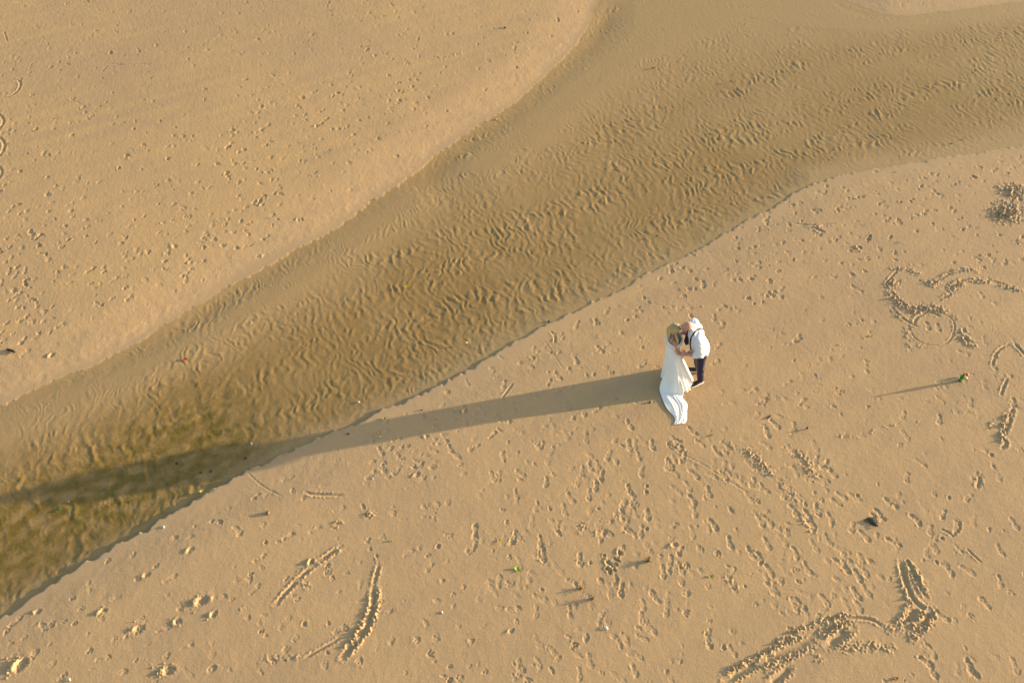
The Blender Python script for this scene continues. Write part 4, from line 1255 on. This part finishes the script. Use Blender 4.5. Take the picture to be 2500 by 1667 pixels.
o = child('lace_ruffle', rm, M_LACE, dress)
sol = o.modifiers.new('thickness', 'SOLIDIFY'); sol.thickness = .004; sol.offset = 1

# ------------------------------------------------------------------ small things lying on the beach
def zg(x, y):
    i = int(np.clip(np.searchsorted(YR, y), 1, NR - 1))
    j = int(np.clip(np.searchsorted(UC, x / float(wid(np.array([y]))[0])), 1, NC - 1))
    return float(Z[i - 1:i + 1, j - 1:j + 1].max())

def spot(px, py, floating=False):
    h = 0.0
    for _ in range(3):
        x, y = ground_at(px, py, h)
        h = 0.004 if floating else zg(x, y)
    return Vector((x, y, h))

def tag(o, label, cat, group=None):
    o['label'] = label; o['category'] = cat
    if group:
        o['group'] = group
    return o

LEAFM = {}
def leaf_mat(c):
    if c not in LEAFM:
        LEAFM[c] = simple_mat('leaf', c, .6, .22, 60, .3)
    return LEAFM[c]

def grid_mesh(name, nu, nv, fn, thick=.0015):
    vs = [fn(i / nu, j / nv) for i in range(nu + 1) for j in range(nv + 1)]
    o = len(vs)
    vs += [(x, y, z - thick) for x, y, z in vs]
    fs = []
    for i in range(nu):
        for j in range(nv):
            a = i * (nv + 1) + j
            q = (a, a + nv + 1, a + nv + 2, a + 1)
            fs += [q, tuple(o + k for k in reversed(q))]
    rim = [i * (nv + 1) for i in range(nu + 1)] + [nu * (nv + 1) + j for j in range(1, nv + 1)] + [i * (nv + 1) + nv for i in range(nu - 1, -1, -1)] + [j for j in range(nv - 1, 0, -1)]
    for a, b_ in zip(rim, rim[1:] + rim[:1]):
        fs.append((b_, a, a + o, b_ + o))
    m = bpy.data.meshes.new(name)
    m.from_pydata(vs, [], fs); m.update()
    return m

def leaf(px, py, L, W, colr, yaw, label, curl=.25, fold=.35, floating=False, group='fallen leaves on the sand', lift=0.0):
    k = random.uniform(-.2, .2)
    def fn(u, v):
        t = u
        w = W * .5 * (math.sin(math.pi * min(t, 1) ** .8) ** .75 + .03)
        s = (v - .5) * 2
        x = (t - .5) * L
        y = s * w + k * L * (t - .5) ** 2
        z = abs(s) * w * fold + curl * L * (t - .5) ** 2 + .004 * math.sin(9 * t + 4 * s)
        return (x, y, z + .002)
    m = grid_mesh('leaf', 10, 6, fn)
    m.materials.append(leaf_mat(colr))
    o = bpy.data.objects.new('leaf', m); COL.objects.link(o)
    o.location = spot(px, py, floating) + Vector((0, 0, lift))
    o.rotation_euler = (random.uniform(-.1, .1), random.uniform(-.1, .1), yaw)
    st = Blob().limb([(V(-L * .48, 0, .002 + curl * L * .22), .0022), (V(-L * .62, .006, .004 + curl * L * .2), .0018), (V(-L * .75, .004, .002), .0012)], 6).raw('stem')
    st.materials.append(leaf_mat(colr))
    so_ = bpy.data.objects.new('stem', st); COL.objects.link(so_); so_.parent = o
    return tag(o, label, 'leaf', group)

def pebble(px, py, r, colr, label, group='pebbles on the beach', flat=.7, dz=0.0):
    bm = bmesh.new()
    bmesh.ops.create_icosphere(bm, subdivisions=2, radius=r)
    ph = [random.uniform(0, 6) for _ in range(3)]
    for v in bm.verts:
        c = v.co.normalized()
        v.co *= 1 + .16 * math.sin(3 * c.x + ph[0]) + .12 * math.sin(4 * c.y + ph[1]) + .1 * math.sin(5 * c.z + ph[2])
        v.co.z *= flat
    m = bpy.data.meshes.new('pebble'); bm.to_mesh(m); bm.free()
    m.polygons.foreach_set('use_smooth', np.ones(len(m.polygons), bool))
    m.materials.append(simple_mat('pebble', colr, .7, .2, 90))
    o = bpy.data.objects.new('pebble', m); COL.objects.link(o)
    o.location = spot(px, py) + Vector((0, 0, r * flat * .55 + dz)); o.rotation_euler.z = random.uniform(0, 6)
    return tag(o, label, 'pebble', group)

M_SHELL = simple_mat('shell', (.46, .41, .34), .5, .12, 120)
def shell(px, py, r, label, tilt=.4, yaw=0.0, group='shell fragments'):
    r *= .72
    def fn(u, v):
        a = (v - .5) * 2.3
        q = u * r * (1 + .06 * math.cos(a * 9))
        h = .42 * r * math.sin(math.pi * .5 * (1 - u * u)) * (1 - .2 * abs(a)) + .03 * r * math.cos(a * 18) * u
        return (q * math.cos(a) - r * .5, q * math.sin(a), h)
    m = grid_mesh('shell', 6, 14, fn, .002)
    m.materials.append(M_SHELL)
    o = bpy.data.objects.new('shell', m); COL.objects.link(o)
    o.location = spot(px, py) + Vector((0, 0, .004)); o.rotation_euler = (0, -tilt, yaw)
    return tag(o, label, 'shell', group)

def stick(px, py, L, r, yaw, colr, label, bend=.1, name='driftwood_stick'):
    pts = []
    for i in range(6):
        t = i / 5
        pts.append((V((t - .5) * L, bend * L * (t - .5) ** 2, r * .8 + .004 * math.sin(5 * t)), r * (1 - .65 * abs(t - .4) ** 1.2) * (.35 if i in (0, 5) else 1)))
    m = Blob().limb(pts, 9, (V(0, 0, 1), .7)).raw(name)
    m.materials.append(simple_mat('driftwood', colr, .85, .3, 70, .2, .3))
    o = bpy.data.objects.new(name, m); COL.objects.link(o)
    o.location = spot(px, py); o.rotation_euler.z = yaw
    return tag(o, label, 'stick')

def tuft(px, py, r, h, colr, label, n=16, name='seaweed_tuft'):
    b_ = Blob()
    for _ in range(n):
        a, q = random.uniform(0, 6.28), random.uniform(.1, 1)
        base = V(math.cos(a) * r * .3 * q, math.sin(a) * r * .3 * q, 0)
        tip = V(math.cos(a) * r * q, math.sin(a) * r * q, h * random.uniform(.3, 1))
        mid = (base + tip) / 2 + V(random.uniform(-.2, .2) * r, random.uniform(-.2, .2) * r, h * .3)
        b_.limb([(base, .004), (mid, .0045), (tip, .002)], 5, (V(0, 0, 1), .5))
    m = b_.raw(name)
    m.materials.append(simple_mat('seaweed', colr, .7, .35, 50))
    o = bpy.data.objects.new(name, m); COL.objects.link(o)
    o.location = spot(px, py)
    return tag(o, label, 'seaweed')

# green bottle standing in the sand
bpos = spot(2343.5, 929)
bt = root('bottle', 'green glass bottle standing upright in the sand with a long thin shadow', 'bottle', bpos)
gmat, nt, b = mat('bottle_glass')
b.inputs['Base Color'].default_value = (.05, .23, .02, 1)
b.inputs['Roughness'].default_value = .08
b.inputs['Transmission Weight'].default_value = .35
nzb = N('ShaderNodeTexNoise'); nzb.inputs['Scale'].default_value = 25
rpb = N('ShaderNodeValToRGB'); rpb.color_ramp.elements[0].color = (.035, .17, .012, 1); rpb.color_ramp.elements[1].color = (.07, .28, .03, 1)
nt.links.new(nzb.outputs['Fac'], rpb.inputs['Fac']); nt.links.new(rpb.outputs['Color'], b.inputs['Base Color'])
def lathe(prof, n=24):
    b_ = Blob(); o = 0
    for r, z in prof:
        for i in range(n):
            t = 2 * math.pi * i / n
            b_.v.append(V(r * math.cos(t), r * math.sin(t), z))
    for k in range(len(prof) - 1):
        for i in range(n):
            j = (i + 1) % n
            b_.f.append((k * n + i, k * n + j, (k + 1) * n + j, (k + 1) * n + i))
    b_.f.append(tuple(reversed(range(n)))); b_.f.append(tuple((len(prof) - 1) * n + i for i in range(n)))
    return b_
def bpart(nm, prof, m):
    me_ = lathe(prof).raw(nm); me_.materials.append(m)
    me_.polygons.foreach_set('use_smooth', np.array([len(p.vertices) == 4 for p in me_.polygons]))
    o = bpy.data.objects.new(nm, me_); COL.objects.link(o); o.parent = bt
    return o
bpart('body', [(.026, -.012), (.032, -.006), (.0325, .004), (.0325, .150), (.030, .166), (.022, .185), (.015, .200), (.0130, .212), (.0128, .236)], gmat)
bpart('lip', [(.0150, .226), (.0158, .230), (.0158, .242), (.0135, .247), (.0110, .247)], gmat)
bpart('label', [(.0331, .060), (.0331, .082), (.0329, .082)], simple_mat('bottle_label', (.22, .42, .10), .6, .1, 60))
bt.rotation_euler = (.02, -.03, .3); bt.scale = (1, 1, .93)

# crumpled orange and white wrapper beside it
wpos = spot(2359, 923)
wr = root('wrapper', 'small crumpled orange and white wrapper lying beside the green bottle', 'litter', wpos)
def crumple(nm, colr, off, s, seed):
    rr = random.Random(seed)
    bm = bmesh.new(); bmesh.ops.create_icosphere(bm, subdivisions=2, radius=s)
    for v in bm.verts:
        v.co *= rr.uniform(.6, 1.15); v.co.z *= .8
        v.co += Vector(off)
    m = bpy.data.meshes.new(nm); bm.to_mesh(m); bm.free()
    m.materials.append(simple_mat(nm, colr, .5, .12, 40))
    o = bpy.data.objects.new(nm, m); COL.objects.link(o); o.parent = wr
crumple('orange_foil', (.55, .11, .03), (.02, .055, .045), .038, 1)
crumple('white_paper', (.75, .72, .68), (-.01, -.01, .022), .026, 2)

# dark triangular leaf
dl = root('dry_palm_leaf', 'large dark crumpled triangular leaf lying among the footprints at lower right', 'leaf', spot(2125, 1272))
dm = simple_mat('rotten_leaf', (.020, .021, .010), .45, .6, 45, .45, .6)
def dfn(u, v):
    w = .006 + .125 * u ** .85
    s = (v - .5) * 2
    return (-.115 + .23 * u, s * w + .012 * math.sin(7 * u), .008 + .012 * abs(math.sin(v * 15 + u * 2)) * (.3 + u) + .008 * u + .006 * math.sin(u * 9 + v * 3))
m_ = grid_mesh('blade', 14, 22, dfn, .004); m_.materials.append(dm)
o = bpy.data.objects.new('blade', m_); COL.objects.link(o); o.parent = dl
for k in range(5):
    v0 = .12 + .19 * k
    m_ = Blob().limb([(V(*dfn(.05, v0)) + V(0, 0, .004), .003), (V(*dfn(.5, v0)) + V(0, 0, .006), .0035), (V(*dfn(.98, v0)) + V(.01, 0, .004), .003)], 6).raw('rib')
    m_.materials.append(leaf_mat((.10, .10, .035))); o = bpy.data.objects.new('rib', m_); COL.objects.link(o); o.parent = dl
dl.rotation_euler = (0, 0, -.12); dl.scale = (.9, .9, .8)

stick(1878, 1018, .15, .012, .75, (.035, .022, .015), 'short dark stick lying flat right of the dress train', .2)
pk = stick(1971, 1046, .06, .016, 2.6, (.02, .014, .010), 'tiny dark wood chip standing on edge with a thin shadow', .1, 'wood_chip')
pk.rotation_euler = (0, -1.2, .5); pk.location.z += .022; pk['category'] = 'wood chip'
stick(28, 857, .26, .030, 2.75, (.035, .026, .018), 'dark thick driftwood piece on the far bank at the left edge', .15)

Y_, G_, B_, OR = (.55, .36, .02), (.17, .27, .03), (.16, .085, .03), (.42, .13, .04)
leaf(2127, 820, .075, .05, Y_, .4, 'yellow leaf on the sand between the man and the drawn circle', .9)
leaf(1219, 1319, .075, .05, Y_, 1.4, 'bright yellow leaf on the sand below the long shadow', .6)
leaf(1264, 1390, .11, .07, (.30, .40, .03), -.7, 'bright green leaf on the sand left of the dug holes', 1.0)
leaf(1736, 1406, .085, .05, (.40, .36, .04), .2, 'yellowish green leaf among footprints right of the seaweed tuft', .9)
leaf(825, 1272, .06, .035, (.36, .30, .06), .9, 'dull yellow leaf beside clods above the short diagonal groove', .7)
leaf(955, 1320, .055, .03, (.34, .24, .05), -.2, 'small brownish yellow leaf above the long curved groove', .8)
leaf(1264 + 504, 800, .055, .03, (.40, .22, .05), .5, 'small tan leaf on the sand right of the man\'s shoulder', .7)
leaf(2194, 592, .055, .035, OR, 1.1, 'small orange brown leaf above the drawn heart', .7)
leaf(2185, 421, .055, .03, G_, .2, 'tiny green leaf on the sand by the right bar of the stream', .7)
leaf(925, 1056, .065, .045, (.50, .30, .02), 1.2, 'orange yellow leaf inside the couple\'s long shadow', .4)
leaf(938, 1022, .08, .05, (.28, .24, .05), .5, 'olive yellow leaf standing at the shadow\'s upper edge near the bank', 1.2)
leaf(905, 113, .075, .05, (.38, .30, .08), .1, 'pale yellow leaf on the far bank in the upper left', .7)
leaf(1215, 292, .09, .06, (.55, .40, .12), .7, 'pale yellow leaf on the wet edge of the far bank', .9)
leaf(2349, 341, .09, .05, (.46, .17, .04), .3, 'orange leaf on the wet sand bar at the right edge', .5)
leaf(1700 + 488, 1670 - 15, .075, .05, (.30, .12, .03), .3, 'reddish brown leaf in the big drawn trench at the bottom', .5)
SW = 'leaves drifting in the stream'
leaf(994, 699, .105, .085, (.40, .31, .01), .5, 'yellow green leaf floating in the middle of the stream', .3, .1, True, SW)
leaf(1143, 837, .10, .055, (.44, .36, .12), .3, 'pale yellow leaf in the stream near the near bank', .6, .3, True, SW)
leaf(1171, 780, .07, .04, (.13, .13, .02), -.5, 'small dark olive leaf in the rippled part of the stream', .4, .2, True, SW)
leaf(452, 877, .12, .085, (.46, .11, .03), .2, 'orange red leaf on the shallow bar of the stream', .4, .2, True, SW)
leaf(1594, 167, .13, .09, (.09, .13, .02), .4, 'dark green leaf in the upper stream near the far flats', .4, .2, True, SW)
leaf(1785, 200, .11, .07, (.10, .08, .02), -.3, 'dark brown leaf in the upper stream right of the dark green one', .4, .2, True, SW)
leaf(1771, 320, .12, .08, (.36, .17, .06), .2, 'orange brown leaf with pale edge in the upper right stream', .5, .3, True, SW)
leaf(1603, 576, .08, .06, (.07, .11, .015), .6, 'dark green leaf in the stream above the couple', .4, .2, True, SW)
leaf(492, 1199, .07, .05, (.42, .34, .03), .6, 'yellow leaf in the shallow edge below the shadow tip', .4, .2, True, SW)
leaf(2490 - 168, 351, .08, .05, (.13, .07, .03), .1, 'brown leaf on the wet bar left of the orange leaf', .3, .2, True, SW)
tuft(147, 1244, .075, .03, (.13, .19, .03), 'green weed clump in the stream at lower left', 22)
tuft(1583, 1369, .085, .075, (.10, .085, .022), 'dark olive seaweed tuft on the sand right of the dug holes', 24)
tuft(1418, 1436, .075, .065, (.34, .20, .05), 'orange brown seaweed tuft casting a blocky shadow below the dug holes', 22)
tuft(1446, 1461, .075, .075, (.16, .11, .035), 'brown seaweed tuft nearest the bottom, beside the orange brown one', 20)
tuft(1738, 1062, .045, .02, (.16, .17, .05), 'small green seaweed wisp just below the dress train', 12)
shell(400, 1286, .055, 'white shell on the cut edge of the near bank at lower left', .3, .6)
shell(2050, 842, .045, 'white shell on the sand between the couple and the drawn circle', .6, .2)
shell(875, 982, .06, 'pale shell half buried in the stream above the shadow', .4, 2.0)
shell(1479, 1532, .075, 'large white broken shell at the bottom below the seaweed tufts', .5, .9)
shell(1079, 1494, .045, 'thin white shell sliver right of the long curved groove', .2, .5)
shell(928, 1066, .045, 'pale bluish white shell inside the shadow next to the orange yellow leaf', .3, 1.5)
shell(614, 1083, .06, 'pale shell in the shaded shallow water', .3, .4)
shell(796, 1065, .030, 'small white shell at the water line above the shadow', .4, 2.2)
shell(910, 1168, .035, 'small white shell on the sand just below the shadow', .4, .8)
shell(170, 1658, .055, 'white shell at the bottom edge in the lower left', .4, .9)
shell(1757, 864, .030, 'tiny white shell on the sand right of the man\'s sleeve', .5, .3)
shell(2078, 258, .04, 'white shell piece added as a water sparkle in the upper right stream, left of a pair', .5, .2)  # this and the next two: shell shapes standing in for sparkles on the water
shell(2096, 254, .045, 'white shell piece added as a water sparkle in the upper right stream, right of a pair', .5, .8)
shell(1850, 385, .04, 'tiny white shell piece added as a water sparkle above the right sand bar', .5, .8)
shell(660, 531, .04, 'white shell beside footprints on the far bank near the water', .4, .8)
shell(168, 1224, .035, 'tiny pale shell in the water beside the green weed clump', .4, .8)
pebble(1233, 69, .036, (.06, .05, .035), 'dark pebble alone on the smooth far bank at the top')
pebble(1587, 982, .022, (.03, .026, .022), 'tiny black pebble in the shadow left of the dress train')
pebble(655, 1252, .035, (.13, .10, .055), 'dark brown pebble on the near bank below the shadow')
pebble(433, 1131, .028, (.04, .035, .02), 'black pebble in the shaded water, nearest the shadow\'s upper edge')
pebble(490, 1153, .025, (.05, .042, .022), 'dark pebble in the shaded water closest to the bank')
pebble(515, 1151, .022, (.05, .042, .022), 'smaller dark pebble in the shaded water, just right of its neighbour')
pebble(600, 1118, .024, (.04, .035, .02), 'tiny black pebble in the shadow where it crosses the water line')
pebble(850, 1059, .020, (.06, .04, .025), 'tiny dark pebble on shaded sand left of the orange yellow leaf')
pebble(1342, 785, .028, (.08, .06, .03), 'small dark pebble under water by the near bank above the cut')
pebble(1030, 1001, .018, (.05, .04, .03), 'tiny dark pebble just above the shadow\'s upper edge')
